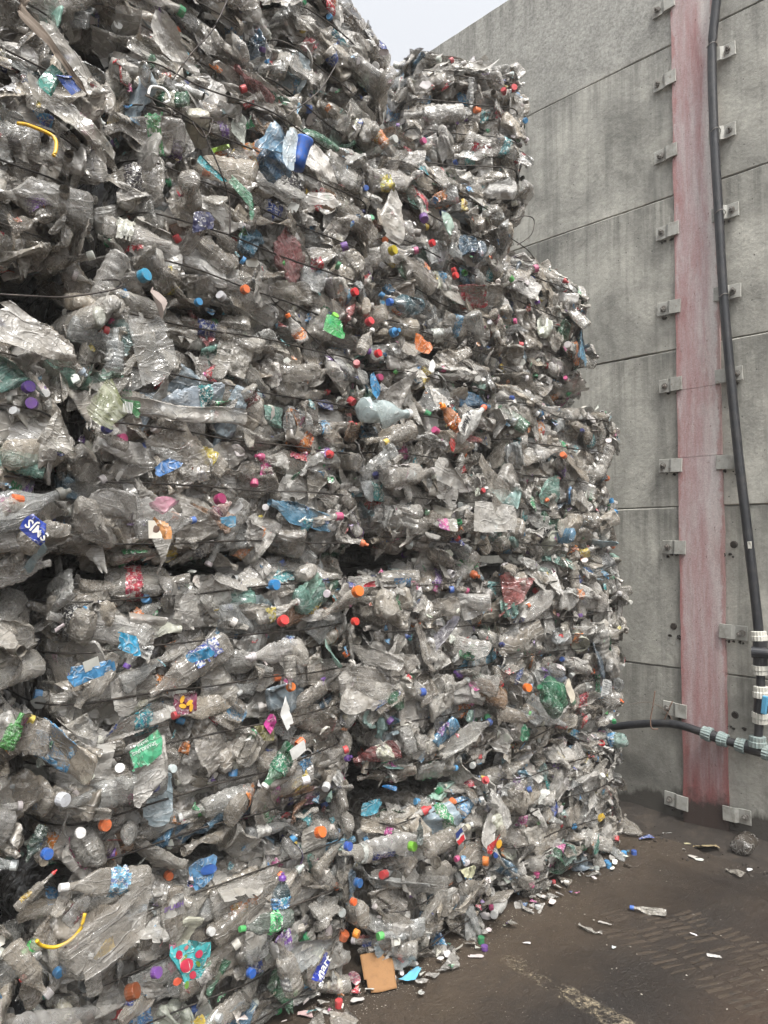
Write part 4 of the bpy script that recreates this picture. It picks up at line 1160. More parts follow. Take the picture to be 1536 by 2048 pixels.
# whole bottles of the lower left
hb(30, 1820, 108, 1745, (0.50, 0.03, 0.03), (0.45, 0.30, 0.02), None, 9, True, lab='grimy straight bottle with a red cap and yellow band', out=.09, fat=.8)
hb(300, 1752, 125, 1775, WHT, (0.10, 0.30, 0.45), None, 8, True, lab='long clear bottle with a white cap and pale blue label', out=.10, fat=.9)
hb(105, 1840, 145, 1765, (0.02, 0.02, 0.025), None, None, 4, True, out=.08, fat=1.1)
hb(130, 1850, 190, 1780, None, (0.16, 0.02, 0.04), None, 5, True, out=.10, fat=1.1)
hb(70, 1900, 100, 1830, None, None, None, 6, True, out=.05, fat=1.3)
hp(232, 1858, .12, .26, 22, (.4, .4, .4), 'broad smooth sheet of clear plastic lying across the bottles', 'plastic_film', SMOOTH, .010, 1, .25, .12)
hb(190, 1990, 182, 1910, WHT, None, None, 5, True, out=.08, fat=1.1)
hb(70, 2010, 45, 1955, (0.50, 0.05, 0.05), None, None, 2, True, out=.05, fat=1.4)
hb(20, 1890, 90, 1985, None, None, None, 12 - 1, True, out=.09, fat=1.0)
hb(585, 1835, 483, 1858, (0.06, 0.35, 0.10), (0.05, 0.5, 0.14), (0.10, 0.13, 0.11), 8, True, lab='dull bottle with a bright green label and green cap', out=.08)
hb(590, 1985, 560, 1880, None, (0.35, 0.36, 0.36), None, 9, True, lab='clear bottle base pointing down with a printed frame', out=.11, fat=1.25)
hb(560, 1830, 565, 1755, (0.14, 0.05, 0.28), (0.04, 0.2, 0.42), (0.02, 0.05, 0.06), 0, True, lab='dark squashed bottle with a blue and violet strip', out=.06, fat=1.4)
hp(610, 1890, .14, .20, 30, (.4, .4, .4), None, 'plastic_film', CRUSHED, .014, 2, .4, .09)
o = hp(640, 1943, .045, .11, 40, (0.02, 0.04, 0.30), 'deep blue label strip with white lettering', out=.11); text_on(o, 'smart', .036, WHT, (0, 0.006), PI / 2, .009)
hp(208, 1895, .035, .06, 15, (0.60, 0.38, 0.02), 'golden yellow wrapper', out=.10)
o = hp(408, 1742, .09, .10, 15, (0.10, 0.27, 0.48), 'pale blue crumpled bag with darker blue print', out=.10, ragged=.5, amp=.01)
shape_on(o, ell(.0, .01, .014, .026, 12, .4), (.03, .10, .34), .010)
hc(420, 1862, WHT, 1.05); hc(710, 1866, (0.70, .24, .02), 1.25, (.4, -1, -.2), 'orange lid with a torn strap'); hc(705, 1803, (.7, .12, .03), 1.05); hc(714, 1765, (.02, .10, .28), 1.35)
hc(310, 1945, (.20, .08, .34), 1.3, (.3, -1, .3)); hc(92, 1707, (.03, .12, .42), 1.2); hc(160, 1665, WHT, 1.15, (-.2, -1, .2)); hc(260, 1985, (.22, .06, .02), 1.8, (.8, -1, .5)); hc(500, 1945, (.02, .1, .4), 1.2)
def handle(pts, r, col, lab, px, py, out=.09, nm='jug_handle'):
    p, b = spot(px, py, out)
    o = put(nm, tube_mesh(nm, spline([Vector((x, 0.012 * math.sin(i), z)) for i, (x, z) in enumerate(pts)], 6), r, CAP, 8), b.root, b.Mi @ Matrix.Translation(p), col); o['label'] = lab
handle([(-.075, .0), (-.06, -.02), (-.03, -.035), (0, -.028), (.02, -.005), (.03, .03)], .0042, (.62, .40, .02), 'yellow carrying strap of a large bottle', 140, 1858, .12)
handle([(-.055, .004), (-.03, .014), (.02, .012), (.032, -.005), (.028, -.035), (.022, -.05)], .0045, (.65, .38, .02), 'arched yellow jug handle', 85, 268, .10)
handle([(-.03, -.02), (-.02, .01), (.0, .02), (.02, .015), (.028, -.012), (.01, -.03)], .004, (.6, .6, .58), 'white ring handle of a jug', 318, 185, .09)
# mid stack
hp(352, 812, .20, .38, -3, (.55, .55, .53), 'broad silvery sheet of film', 'plastic_film', FILM, .016, 2, .35, .075, seed=431)
hp(225, 805, .13, .10, -40, (.18, .20, .10), 'dull olive green film corner', 'plastic_film', TINT, .008, 1, .3, .09)
o = hp(255, 815, .055, .075, -5, (0.06, 0.22, 0.09), 'green label with a white barcode', out=.11)
for k_ in range(7): shape_on(o, [(-.014, -.012 + k_ * .0036), (.014, -.012 + k_ * .0036), (.014, -.0102 + k_ * .0036), (-.014, -.0102 + k_ * .0036)], WHT, .007)
hb(480, 770, 530, 850, None, (0.10, 0.015, 0.02), None, 4, True, out=.07, fat=1.3)
hb(228, 742, 232, 655, None, (0.35, 0.36, 0.35), None, 9, True, lab='rounded clear bottle with a faint printed label', out=.08, fat=1.5)
hp(310, 610, .06, .09, 65, (0.48, 0.40, 0.36), 'pinkish carton flap with yellow stains', out=.09, mat=PAPER)
hp(300, 695, .17, .15, 20, (.4, .4, .4), None, 'plastic_film', SMOOTH, .012, 1, .5, .07)
hp(60, 690, .14, .20, -30, (.38, .33, .28), 'brownish ribbed sheet near the left edge', 'plastic_film', FILM, .012, 1, .4, .09)
hb(60, 650, 165, 745, (0.30, 0.36, 0.42), None, None, 10, True, out=.08, fat=1.4)
hb(610, 690, 575, 630, (0.68, 0.14, 0.02), (0.68, 0.20, 0.03), None, 4, True, lab='bottle with an orange cap and orange label', out=.09, fat=1.2)
hp(665, 652, .055, .10, -12, (0.02, 0.42, 0.09), 'bright green flattened bottle tip', 'plastic_film', TINT, .006, 1, .45, .11); hc(668, 635, (.18, .50, .05), 1.1, (0, -.8, .6), None, .12)
hb(525, 345, 590, 262, None, None, (0.05, 0.15, 0.26), 33, False, lab='dusty blue crushed jug body', out=.10, fat=1.25)
p, b_ = spot(598, 305, .15)
o = put('jug_neck', tube_mesh('jug_neck', [Vector((-.012, .0, -.05)), Vector((-.004, -.004, -.02)), Vector((.006, -.012, .02)), Vector((.010, -.016, .035)), Vector((.011, -.017, .040))], [.026, .024, .023, .026, .0255], CAP, 20), b_.root, b_.Mi @ Matrix.Translation(p), (0.015, 0.10, 0.42)); o['label'] = 'bright blue jug neck'
hp(550, 300, .15, .14, 60, (0.12, 0.26, 0.38), 'faded blue crumpled jug side', 'plastic_film', TINT, .018, 2, .5, .12)
hp(580, 300, .05, .13, 80, (0.42, 0.50, 0.54), 'pale blue clear strip standing before the blue jug', 'plastic_film', TINT, .006, 0, .5, .15)
hp(640, 335, .11, .17, -20, (.52, .47, .36), 'yellowed crumpled sheet right of the blue jug', 'plastic_film', FILM, .016, 2, .5, .09)
hp(778, 420, .17, .17, -30, (.5, .5, .5), 'large round pale bag', 'plastic_film', FILM, .016, 1, .7, .10, seed=433)
hp(888, 458, .12, .13, 60, (0.38, 0.52, 0.44), 'pale green crumpled bag', 'plastic_film', TINT, .016, 3, .5, .10)
hp(620, 390, .07, .20, 5, (.55, .54, .5), 'long crumpled whitish bottle', 'plastic_film', FILM, .014, 2, .5, .11)
hp(345, 110, .14, .24, -65, (.5, .49, .46), None, 'plastic_film', FILM, .024, 3, .5, .08)
hp(170, 165, .06, .30, -38, (.5, .46, .41), 'long pale strip of dirty sheet', 'plastic_film', FILM, .020, 2, .4, .09)
hp(85, 75, .035, .28, -38, (0.13, 0.10, 0.075), 'brown card edge stuck in the bale', 'card_strip', PAPER, .022, 2, .4, .10)
hp(150, 250, .07, .26, -35, (.42, .40, .37), None, 'plastic_film', FILM, .024, 2, .5, .07)
hp(438, 298, .06, .07, 0, (0.32, 0.52, 0.05), 'lime green scrap', out=.10, ragged=.6, amp=.012, nf=2)
hp(425, 335, .04, .10, -20, (0.06, 0.36, 0.40), 'turquoise torn scrap', out=.10, ragged=.5)
hp(495, 395, .05, .16, -35, (0.05, 0.22, 0.12), 'green film strip', 'plastic_film', TINT, .01, 2, .4, .09)
hp(400, 445, .06, .085, 20, (0.012, 0.015, 0.07), 'navy bottle label', out=.10, ragged=.5, amp=.01)
hb(20, 455, 72, 440, (.58, .56, .52), (.4, .08, .04), None, 10, True, lab='wide necked bottle with a large white lid', out=.09, fat=1.5)
hp(110, 170, .07, .09, 60, (0.03, 0.18, 0.14), None, out=.09); hp(135, 160, .05, .07, -40, (0.03, 0.08, 0.32), None, out=.10)
hb(175, 160, 213, 185, (0.72, 0.20, 0.03), (0.5, 0.02, 0.03), None, 5, True, out=.10)
hp(845, 692, .085, .10, -15, (0.62, 0.16, 0.03), 'orange bag with a burst print', out=.10, ragged=.4, amp=.01)
hb(838, 612, 778, 604, (0.02, 0.12, 0.45), None, (0.03, 0.08, 0.10), 4, True, lab='dark teal bottle with a blue cap', out=.07, fat=1.3)
hb(720, 705, 745, 660, WHT, None, None, 6, True, out=.07, fat=1.3)
hc(707, 585, (.55, .02, .03), 1.25, (.1, -1, .1)); hc(754, 708, (.6, .03, .04), 1.25, (.1, -1, .2)); hc(862, 487, (.6, .03, .04), 1.2); hc(783, 502, (.62, .5, .03), 1.5); hc(909, 552, (.55, .03, .03), 1.2)
hp(752, 770, .075, .10, -60, (0.05, 0.28, 0.55), 'crumpled blue wrapper', out=.10, ragged=.5, amp=.012, nf=2)
hb(700, 830, 820, 828, WHT, None, (0.40, 0.48, 0.48), 4, True, out=.08)
# white bottle lettered in black, with its two orange caps
hb(912, 875, 968, 815, (0.70, 0.12, 0.04), None, (0.60, 0.60, 0.57), 10, True, lab='white bottle with black lettering and a coral red cap', out=.08, fat=1.1)
o = hp(932, 842, .065, .13, 52, (0.66, 0.65, 0.62), 'white bottle sleeve with black lettering', out=.125); text_on(o, 'e Hue!', .036, BLK, (0, 0), PI / 2 + PI, .009)
hb(920, 860, 885, 812, (0.75, 0.22, 0.02), (0.62, 0.14, 0.02), (0.45, 0.16, 0.05), 0, True, lab='orange bottle with an orange cap', out=.09, fat=1.2)
hp(990, 1035, .12, .26, -2, (.55, .54, .47), 'wide creamy white sheet across the bale face', 'plastic_film', FILM, .008, 0, .2, .09)
hp(905, 948, .10, .20, -8, (.48, .44, .38), 'cream coloured crumpled film', 'plastic_film', FILM, .012, 1, .4, .09)
hp(990, 960, .16, .22, -60, (.36, .32, .27), None, 'plastic_film', CLEAR, .014, 1, .5, .08)
hp(862, 732, .035, .05, 70, WHT, 'bright white torn paper', 'paper_scrap', PAPER, .006, 1, .6, .10)
o = hp(902, 890, .04, .05, 60, (0.45, 0.02, 0.02), None, out=.09)
hb(975, 625, 1010, 660, None, (0.16, 0.01, 0.03), None, 4, True, out=.07, fat=1.2)
# left middle
hb(140, 1065, 60, 1050, None, None, None, 10, True, out=.06, fat=1.3)
o = hp(72, 1060, .055, .075, -40, (0.03, 0.07, 0.42), 'blue label with white lettering', out=.11); text_on(o, 'SMJS', .030, WHT, (0, 0), PI / 2 + PI, .009)
hb(270, 1060, 388, 1040, (0.05, 0.12, 0.35), None, None, 8, True, lab='clear bottle with an orange and white label', out=.06, fat=1.1)
o = hp(318, 1060, .055, .075, 0, (0.60, 0.28, 0.10), 'orange and white square label', out=.11); shape_on(o, [(-.022, -.032), (.024, -.032), (.024, .004), (-.022, .004)], (.6, .56, .48), .006); shape_on(o, ell(.002, -.012, .010, .010), (.10, .05, .03), .007)
hp(330, 1018, .07, .10, -15, (0.48, 0.20, 0.28), 'dusty pink film', 'plastic_film', TINT, .012, 2, .6, .10); hc(437, 1000, (.25, .02, .09), 1.5, (.2, -1, .3))
hb(420, 1040, 462, 1005, None, (.10, .02, .04), (.30, .20, .18), 4, True, out=.06, fat=1.4); hp(455, 1045, .04, .06, 10, (0.03, 0.20, 0.34), None, out=.12)
hp(340, 930, .035, .11, 30, (0.03, 0.16, 0.42), 'bright blue torn strip', out=.10, ragged=.5, amp=.01)
hc(208, 885, WHT, 1.3); hc(212, 858, (.03, .03, .16), 1.2); hb(255, 895, 200, 870, None, None, None, 9, True, out=.06, fat=1.4)
hc(55, 775, (.10, .04, .26), 1.3); hp(110, 860, .09, .14, -30, (.5, .42, .2), None, 'plastic_film', FILM, .012, 2, .5, .10)
hc(395, 605, (.03, .2, .4), 1.0); hc(285, 553, (.04, .26, .42), 1.6, (.3, -1, .2)); hc(488, 580, (.6, .14, .04), 1.2)
# lower middle and the narrow columns
hc(713, 1184, (.72, .16, .02), 1.7, (-.1, -1, .3), 'large orange cap at the corner of the bale'); hp(738, 1172, .05, .06, 10, (.55, .03, .06), None, out=.09, ragged=.6, amp=.01, nf=2)
hc(546, 1170, (.03, .2, .45), 1.5); hc(708, 1243, (.6, .04, .03), 1.2); hc(564, 1243, (.55, .03, .03), 1.5, (0, -1, .5)); hc(580, 1375, (.65, .16, .02), 1.2, (0, -1, .4))
hb(580, 1310, 580, 1378, None, (.4, .4, .38), None, 9, True, out=.07, fat=1.3)
hp(400, 1305, .05, .09, 15, (0.04, 0.28, 0.52), 'blue printed bag corner', out=.10, ragged=.4); hp(265, 1290, .05, .11, -20, (0.04, 0.30, 0.50), 'blue torn label end', out=.10, ragged=.4)
hp(525, 1465, .10, .05, 80, (.35, .33, .14), None, out=.09); hp(540, 1450, .045, .06, 50, (.55, .05, .28), 'magenta printed scrap', out=.10, ragged=.5)
hp(570, 1425, .035, .10, -70, (.5, .5, .48), 'white strip of torn sheet', 'paper_scrap', PAPER, .008, 1, .3, .11)
hp(595, 1500, .035, .06, 20, (.5, .5, .48), None, 'paper_scrap', PAPER, .005, 0, .2, .09)
hp(895, 1270, .10, .16, 30, (.10, .10, .13), 'dark violet grey flattened bottle', 'plastic_film', TINT, .012, 1, .6, .10)
hp(720, 1395, .10, .16, -15, (.46, .40, .37), 'pinkish pouch of crumpled film', 'plastic_film', FILM, .012, 1, .6, .09)
hb(1115, 1425, 1080, 1375, (.02, .12, .06), None, (0.015, 0.10, 0.05), 9, True, lab='swollen dark green bottle', out=.09, fat=1.5)
hb(1090, 1375, 1145, 1405, None, None, (0.02, 0.12, 0.06), 2, True, out=.07, fat=1.3)
hp(1140, 1382, .05, .10, -60, (.52, .47, .38), 'cream card tongue with holes', 'paper_scrap', PAPER, .005, 0, .3, .10)
o = hp(1212, 1382, .12, .09, -20, (.55, .56, .55), 'white label covered in small print', out=.10)
for k_ in range(9): shape_on(o, [(-.05 + k_ * .011, -.034), (-.0475 + k_ * .011, -.034), (-.0475 + k_ * .011, .034), (-.05 + k_ * .011, .034)], (.16, .17, .17), .006)
hc(1053, 1375, (.72, .16, .02), 1.6, (-.3, -1, .1)); hp(1045, 1465, .10, .08, 60, (.02, .14, .07), 'green crumpled wrapper', out=.10, ragged=.6, amp=.014, nf=3)
hp(1200, 1630, .06, .10, 20, (.65, .42, .03), 'yellow and white twisted wrapper', out=.10, ragged=.6, amp=.012, nf=3)
hp(1195, 1690, .06, .12, 10, (.03, .22, .17), 'teal green crumpled sheet at the foot of the bale', 'plastic_film', TINT, .012, 2, .5, .10)
hb(850, 1700, 935, 1655, (.4, .38, .3), None, None, 9, True, lab='dull bottle with a round red, white and blue emblem', out=.07, fat=1.1)
o = hp(918, 1672, .06, .055, 20, WHT, 'emblem of a red band above a white wave and a blue band', out=.12, ragged=0.0)
shape_on(o, [(-.024, -.018), (-.024, .018), (-.006, .022), (-.003, .004), (-.008, -.010), (-.004, -.022)], (.50, .02, .03), .006)
shape_on(o, [(.024, -.018), (.004, -.022), (.002, -.008), (.007, .008), (.004, .022), (.024, .018)], (.02, .04, .16), .006)
o = hp(990, 1692, .055, .10, 10, (.45, .015, .02), 'red wrapper with yellow letters', out=.10, ragged=.3); shape_on(o, ell(0, .02, .016, .018), (.68, .36, .03), .006)
hb(840, 1690, 840, 1640, (.03, .03, .035), None, (.14, .17, .16), 8, True, out=.08, fat=1.1)
hp(738, 1615, .05, .12, -8, (.05, .28, .38), 'light blue printed label over a brown pouch', out=.09, ragged=.4); hp(778, 1578, .075, .03, 80, (.03, .22, .52), None, out=.10, ragged=.5)
hp(930, 1735, .10, .07, 60, (.55, .55, .35), 'yellow, white and teal torn bag', out=.11, ragged=.6, amp=.012, nf=2); hc(968, 1722, (.7, .2, .03), 1.6, (.6, -1, 0))
hc(638, 1665, (.68, .15, .03), 1.6, (.1, -1, .4)); hc(694, 1692, (.04, .1, .4), 1.3); hc(822, 1692, (.2, .5, .05), 1.5)
# blue scrap standing on the peak, crumpled clear pieces along the crest
b16 = [b for b in BALES if b.seed == 16][0]
V, Fc = patch(.03, .09, .010, 1, .5); o = put('label_scrap', mesh_np('label_scrap', V, Fc, PLAINLAB), b16.root, b16.Mi @ Matrix.Translation(Vector((-.22, -b16.d / 2 + .12, b16.h + .02))) @ face_m(80), (.03, .08, .30)); o['label'] = 'blue scrap standing up on the peak'

# snapped bale wires hanging loose
def loose_wire(pxs, out=.10, Y=None, r=.0022):
    pts = [on_y(x, y, (YF if Y is None else Y) - out - .01 * math.sin(i * 2.1)) for i, (x, y) in enumerate(pxs)]
    b = bale_at(pts[len(pts) // 2])
    return put('broken_wire', tube_mesh('broken_wire', [b.Mi @ p for p in spline(pts, 8)], r, WIRE, 5), b.root, None, (0.035, 0.03, 0.028))
loose_wire([(-10, 588), (60, 592), (130, 594), (215, 582), (243, 572), (236, 560), (205, 560)], .07, r=.0026)['label'] = 'slack rusty wire across the dark gap'
loose_wire([(455, 0), (425, 60), (380, 110), (345, 160)], .12); loose_wire([(290, 190), (350, 220), (400, 255), (418, 290), (440, 340), (458, 400), (460, 470)], .13)
loose_wire([(675, 125), (640, 180), (590, 220), (570, 235)], .12, YF + .1); loose_wire([(385, 245), (410, 275), (425, 240), (400, 235)], .13)
loose_wire([(1020, 475), (1055, 500), (1068, 520), (1050, 522), (1030, 512)], .02); loose_wire([(1022, 440), (1050, 432), (1068, 440), (1062, 470), (1035, 490)], .02)
loose_wire([(538, 570), (545, 600), (590, 640), (640, 690), (668, 720)], .11)

# ---------------------------------------------------------------- things lying on the floor
def floor_bottle(name, label, b, base, neck, cap=None, lab=None, tint=None, fat=1.0, lift=.02, mesh=None):
    p0, p1 = on_z(*base, lift), on_z(*neck, lift)
    z = p1 - p0; L = z.length; z.normalize(); n = Vector((0, 0, 1)); x = n.cross(z).normalized()
    M = Matrix.Translation((p0 + p1) / 2 + Vector((0, 0, gz(*((p0 + p1) / 2).xy)))) @ Matrix((x, n, z)).transposed().to_4x4()
    k = L / b['L']
    # drop it so that its lowest point touches the floor
    W = M @ Matrix.Diagonal((k * fat, k * fat, k, 1))
    zs = min((W @ Vector(v)).z for v in b['V']); g = gz(*W.translation.xy)
    W = Matrix.Translation((0, 0, g - zs - .001)) @ W
    o = put(name, mesh or (b['met'] if tint else b['me']), None, W, tint)
    o['label'] = label; o['category'] = 'bottle'
    if cap: put('bottle_cap', CAPS[1], o, b['capM'] @ Matrix.Scale(b['capS'], 4), cap)
    if lab: put('bottle_label', b['lab'], o, None, lab)
    return o
silver = BOT[12]['me'].copy(); silver.materials.clear(); silver.materials.append(CRUSHED)
floor_bottle('plastic_bottle', 'twisted clear bottle with a blue cap lying alone on the floor', BOT[12], (1345, 1826), (1262, 1812), (.03, .12, .42), None, None, .85)
floor_bottle('plastic_bottle', 'flattened clear bottle without a cap on the floor, left of the blue capped one', BOT[3], (1150, 1845), (1205, 1862), None, None, None, .9)
floor_bottle('plastic_bottle', 'crumpled silvery bottle lying in front of the mud along the wall', BOT[2], (1485, 1752), (1450, 1733), None, None, None, 1.0)
floor_bottle('plastic_bottle', 'mud covered bottle lying base outward at the foot of the wall', WHOLE[9], (1480, 1710), (1510, 1680), None, None, (.06, .05, .04), 1.4)
floor_bottle('plastic_bottle', 'bottle with a red label and red cap lying against the foot of the stack', WHOLE[10], (1028, 1768), (1108, 1760), (.42, .02, .03), (.48, .03, .03), (.30, .28, .28), 1.0, .03)
floor_bottle('plastic_bottle', 'short cloudy bottle with a white cap at the foot of the stack', WHOLE[1], (1000, 1790), (988, 1828), WHT, None, (.42, .42, .40), 1.2, .03)
floor_bottle('plastic_bottle', 'clear flattened bottle standing out by the corner of the stack near the wall', BOT[21], (1268, 1662), (1250, 1622), None, None, None, .9, .04)

def floor_sheet(name, label, cat, px, py, w, h, rot, col, mat, amp=.004, nf=0, ragged=.1, group=None, th=0.0, n=12, lift=.004):
    V, Fc = patch(w, h, amp, nf, ragged, n)
    V = [(x, z, y) for x, y, z in V]     # lay flat
    mz = min(v[2] for v in V)
    V = [(x, y, z - mz) for x, y, z in V]
    me = mesh_np(name, V, Fc, mat)
    p = on_z(px, py); p.z = gz(p.x, p.y) + lift
    o = put(name, me, None, Matrix.Translation(p) @ Matrix.Rotation(math.radians(rot), 4, 'Z'), col)
    if th:
        md = o.modifiers.new('thickness', 'SOLIDIFY'); md.thickness = th
    o['label'] = label; o['category'] = cat
    if group: o['group'] = group
    return o
CARD = simple('brown_card', (0.24, 0.125, 0.05), 0.85, 0.5, 90, (0.14, 0.07, 0.03), 0.5)
card = floor_sheet('cardboard', 'torn piece of brown corrugated cardboard lying by the foot of the stack', 'cardboard', 757, 1972, .115, .125, 0, (.3, .16, .07), CARD, .003, 0, .10, None, .004)
card.matrix_basis = Matrix.Translation(card.matrix_basis.translation + Vector((0, 0, .042))) @ Matrix.Rotation(math.radians(-30), 4, 'Z') @ Matrix.Rotation(math.radians(38), 4, 'X')
floor_sheet('cloth', 'small light blue cloth scrap beside the torn cardboard', 'cloth', 818, 1958, .085, .075, 30, (.12, .42, .60), PAPER, .010, 1, .3, lift=.015)
floor_sheet('wrapper', 'pink and white torn wrapper half under the brown cardboard', 'wrapper', 715, 1975, .05, .10, 0, (.42, .14, .18), LABEL, .010, 2, .5)
floor_sheet('wrapper', 'crumpled blue and silver wrapper on the dark floor near the corner', 'wrapper', 1285, 1680, .05, .12, 60, (.06, .10, .40), LABEL, .010, 2, .5)
floor_sheet('card_scrap', 'folded tan card scrap on the floor near the wall', 'card', 1412, 1700, .09, .12, -30, (.28, .22, .12), PAPER, .02, 1, .3)
floor_sheet('plastic_film', 'white torn film lying along the foot of the wall', 'film', 1350, 1652, .07, .20, 60, (.6, .6, .6), FILM, .015, 2, .5)
floor_sheet('wrapper', 'narrow white wrapper alone on the lower right floor', 'wrapper', 1428, 1914, .02, .05, 30, (.6, .58, .55), LABEL, .003, 0, .2)
floor_sheet('plastic_film', 'clear flattened scrap beside the uncapped floor bottle', 'film', 1210, 1852, .03, .06, 0, (.5, .5, .5), FILM, .006, 1, .4)
for (x, y, w, h, c_, lb) in ((950, 1912, .03, .055, (.6, .52, .5), 'pink and white paper scrap on the floor right of the cardboard'), (873, 1871, .035, .05, (.6, .6, .57), 'white paper scrap on the dusty floor by the narrow column'), (775, 1920, .05, .06, (.6, .45, .44), 'pinkish torn scrap just above the light blue cloth'),
                            (715, 2008, .03, .05, (.6, .58, .55), 'pale scrap just below the torn brown cardboard'), (648, 2025, .03, .07, (.58, .57, .55), 'long pale scrap at the bottom edge beside the stack'), (612, 2040, .05, .05, (.6, .4, .4), 'pink scrap touching the stack, lowest in the picture'), (852, 1895, .02, .045, (.6, .55, .5), 'short pale scrap on the dust, upper of the pair right of the blue cloth'), (825, 1915, .02, .05, (.6, .56, .5), 'short pale scrap on the dust, lower of the pair right of the blue cloth'),
                            (1040, 1783, .03, .05, (.55, .55, .52), None), (1105, 1772, .035, .03, (.6, .55, .5), 'pale scrap right beside the red cap of the fallen bottle'), (1075, 1795, .03, .05, (.5, .48, .45), None), (970, 1832, .05, .07, (.6, .59, .57), 'white shredded scrap by the short cloudy bottle'), (900, 1865, .02, .04, (.6, .58, .5), None),
                            (1180, 1715, .05, .05, (.6, .55, .5), 'pale scrap at the foot of the bale nearest the wall'), (1368, 1702, .02, .04, (.6, .6, .55), None), (1385, 1716, .045, .05, (.5, .48, .45), 'greyish rounded scrap in front of the folded tan card'), (1400, 1722, .035, .045, (.6, .58, .54), 'white scrap right in front of the folded tan card'), (1422, 1686, .02, .03, (.55, .5, .4), None), (1520, 1710, .03, .05, (.6, .58, .52), 'pale scrap at the right edge beyond the muddy bottle'),
                            (1387, 1872, .012, .03, (.65, .65, .65), 'tiny white scrap on the edge of the tyre tread print'), (1228, 1896, .015, .03, (.6, .6, .6), None), (1053, 1886, .02, .03, (.6, .6, .6), 'small white scrap above the start of the worn painted line'), (1290, 1642, .02, .04, (.6, .58, .52), None)):
    o = floor_sheet('paper_scrap', lb or 'small pale torn scrap lying on the dirty floor', 'scrap', x, y, w, h, RND.uniform(0, 180), vary(c_, .1), PAPER, .006, 1, .5, 'pale torn scraps on the floor', n=6)
# crumbs of plastic strewn over the floor
bm = bmesh.new()
for i in range(3600):
    if i % 4 == 0: 
        px, py = RND.uniform(600, 1536), RND.uniform(1640, 2048)
    else:
        t_ = RND.random(); px = 640 + 640 * t_ + RND.gauss(0, 25); py = 2010 - 330 * t_ + abs(RND.gauss(0, 34))
    p = on_z(px, max(py, 1630))
    if i % 5 == 1: p = Vector((RND.uniform(3.55, 3.95) if RND.random() < .7 else RND.uniform(3.1, 3.9), RND.uniform(.4, 2.1), 0))
    if p.x > 3.97 or p.y > YF + .1: continue
    sz = RND.uniform(.0005, .0022) * (2.6 if RND.random() < .05 else 1)
    a = RND.uniform(0, PI); z0 = gz(p.x, p.y) + .0015
    c_, s_ = math.cos(a) * sz, math.sin(a) * sz; e = RND.uniform(.4, 1)
    vs = [bm.verts.new((p.x + x, p.y + y, z0 + RND.uniform(0, .0015))) for x, y in ((c_, s_), (-s_ * e, c_ * e), (-c_, -s_), (s_ * e, -c_ * e))]
    bm.faces.new(vs)
o = put('floor_crumbs', bm_mesh('floor_crumbs', bm, PAPER), None, None, (.36, .33, .28), kind='stuff')
bm = bmesh.new()
for i in range(420):
    q = Vector((3.97 - abs(RND.gauss(0, .16)), RND.uniform(.2, 2.6), 0)); 
    bmesh.ops.create_icosphere(bm, subdivisions=1, radius=RND.uniform(.003, .011), matrix=Matrix.Translation((q.x, q.y, gz(q.x, q.y) + max(0, (q.x - 3.8)) * .12 + .002)) @ Euler((RND.uniform(0, 3), RND.uniform(0, 3), 0)).to_matrix().to_4x4() @ Matrix.Diagonal((1, RND.uniform(.4, 1), RND.uniform(.3, .8), 1)))
put('wall_foot_rubble', bm_mesh('wall_foot_rubble', bm, MUD), kind='stuff')
for i, (x, y, w_, h_, c_, lb) in enumerate(((1330, 1668, .04, .09, (.5, .5, .48), 'whitish torn strip lying beyond the blue and silver wrapper'), (1375, 1690, .03, .05, (.35, .32, .2), 'small yellowish leaf like scrap left of the tan card'),
                       (1440, 1705, .03, .04, (.5, .45, .35), 'buff paper scrap just right of the tan card'), (1500, 1745, .03, .04, (.5, .5, .5), 'pale scrap between the silvery bottle and the right edge'))):
    floor_sheet('paper_scrap', lb, 'scrap', x, y, w_, h_, 40 * i, c_, PAPER, .006, 1, .5, 'pale torn scraps on the floor', n=6)
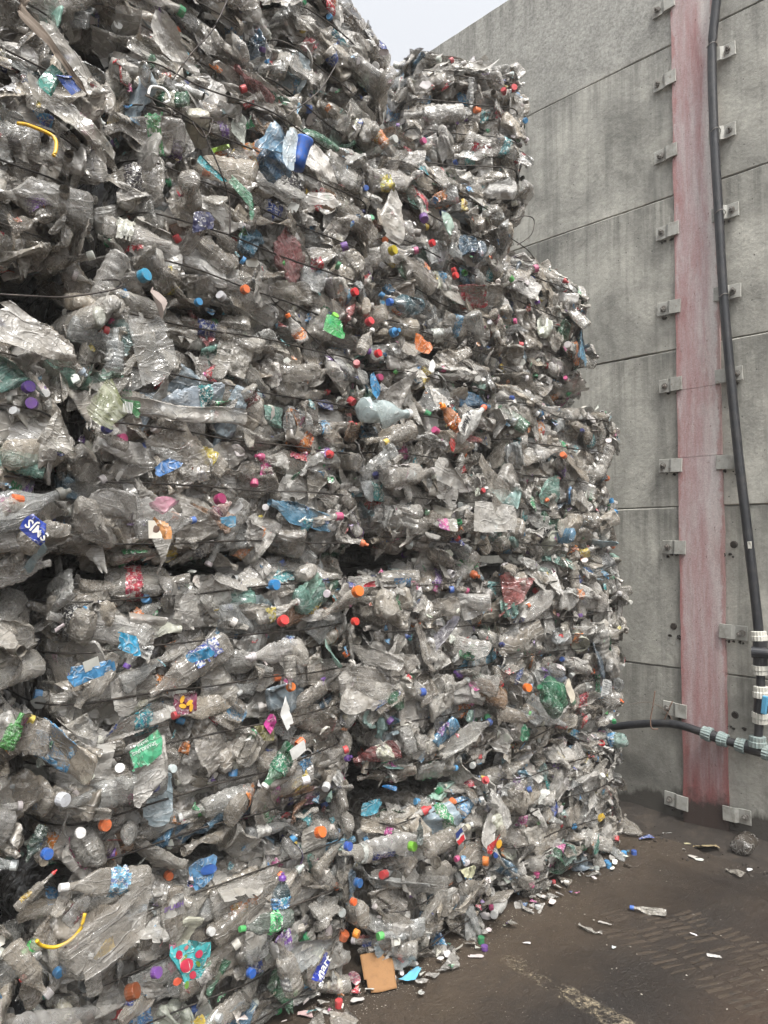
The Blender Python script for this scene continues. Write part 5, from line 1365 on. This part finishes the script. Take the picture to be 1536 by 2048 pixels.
# bank of wet mud along the foot of the wall
V = []; Fc = []; nu, nv = 90, 12
for i in range(nu + 1):
    y = -0.6 + 4.6 * i / nu
    hgt = 0.045 + 0.035 * noise.noise(Vector((y * 2.1, 0, 4))) + 0.035 * math.exp(-((y - 1.62) / .25) ** 2)
    wid = 0.22 + 0.10 * noise.noise(Vector((y * 1.7, 3, 1))) 
    for j in range(nv + 1):
        t_ = j / nv
        x = WX + 0.01 - wid * t_
        z = hgt * (1 - t_) ** 1.6 + 0.008 * noise.noise(Vector((x * 22, y * 22, 0))) * (1 - t_) + 0.004 * noise.noise(Vector((x * 60, y * 60, 0))) * (1 - t_)
        V.append((x, y, gz(x, y) + z - 0.004 * (t_ == 1) + .001))
for i in range(nu):
    for j in range(nv): Fc.append((i * (nv + 1) + j, (i + 1) * (nv + 1) + j, (i + 1) * (nv + 1) + j + 1, i * (nv + 1) + j + 1))
put('mud_bank', mesh_np('mud_bank', V, Fc, MUD), kind='stuff')
# bent rusty bars standing by the wall
ob = thing('rebar_hook', 'thin rusty bent bar hooked over the black branch pipe', 'bar', tuple(on_x(1305, 1456, WX - .12)))
oi_ = Matrix.Translation(-ob.location)
put('hook_bar', tube_mesh('hook_bar', spline([on_x(1310, 1382, WX - .10), on_x(1306, 1410, WX - .11), on_x(1301, 1440, WX - .125), on_x(1304, 1457, WX - .13), on_x(1316, 1458, WX - .10)], 6), .0035, RUST, 6), ob, oi_)
ob = thing('thin_rod', 'thin rusty rod leaning on the wall behind the branch pipe', 'rod', tuple(on_x(1335, 1450, WX - .05)))
oi_ = Matrix.Translation(-ob.location)
put('rod', tube_mesh('rod', spline([on_x(1345, 1402, WX - .035), on_x(1332, 1432, WX - .04), on_x(1326, 1446, WX - .045)], 4), .003, RUST, 6), ob, oi_)
put('thin_wire', tube_mesh('thin_wire', spline([on_x(1262, 1408, WX - .05), on_x(1300, 1405, WX - .06), on_x(1335, 1425, WX - .07), on_x(1352, 1458, WX - .08)], 8), .0012, RUST, 5), ob, oi_)
print('objects', len(bpy.data.objects))

bm = bmesh.new(); bmesh.ops.create_cube(bm, size=1, matrix=Matrix.Translation((0, 0, 2.15)) @ Matrix.Diagonal((620, 620, 6.5, 1)))  # thin volume added to imitate the bright glare veiling the upper view
me = bpy.data.meshes.new('glare_veil'); bm.to_mesh(me); bm.free()
hm = bpy.data.materials.new('glare_veil'); hm.use_nodes = True; nt = hm.node_tree; nt.nodes.clear()
ho = nt.nodes.new('ShaderNodeOutputMaterial'); hv = nt.nodes.new('ShaderNodeVolumePrincipled')
hv.inputs['Density'].default_value = 0.0045; hv.inputs['Color'].default_value = (.96, .95, .93, 1); nt.links.new(hv.outputs[0], ho.inputs['Volume'])
me.materials.append(hm); put('glare_veil', me, kind='stuff')
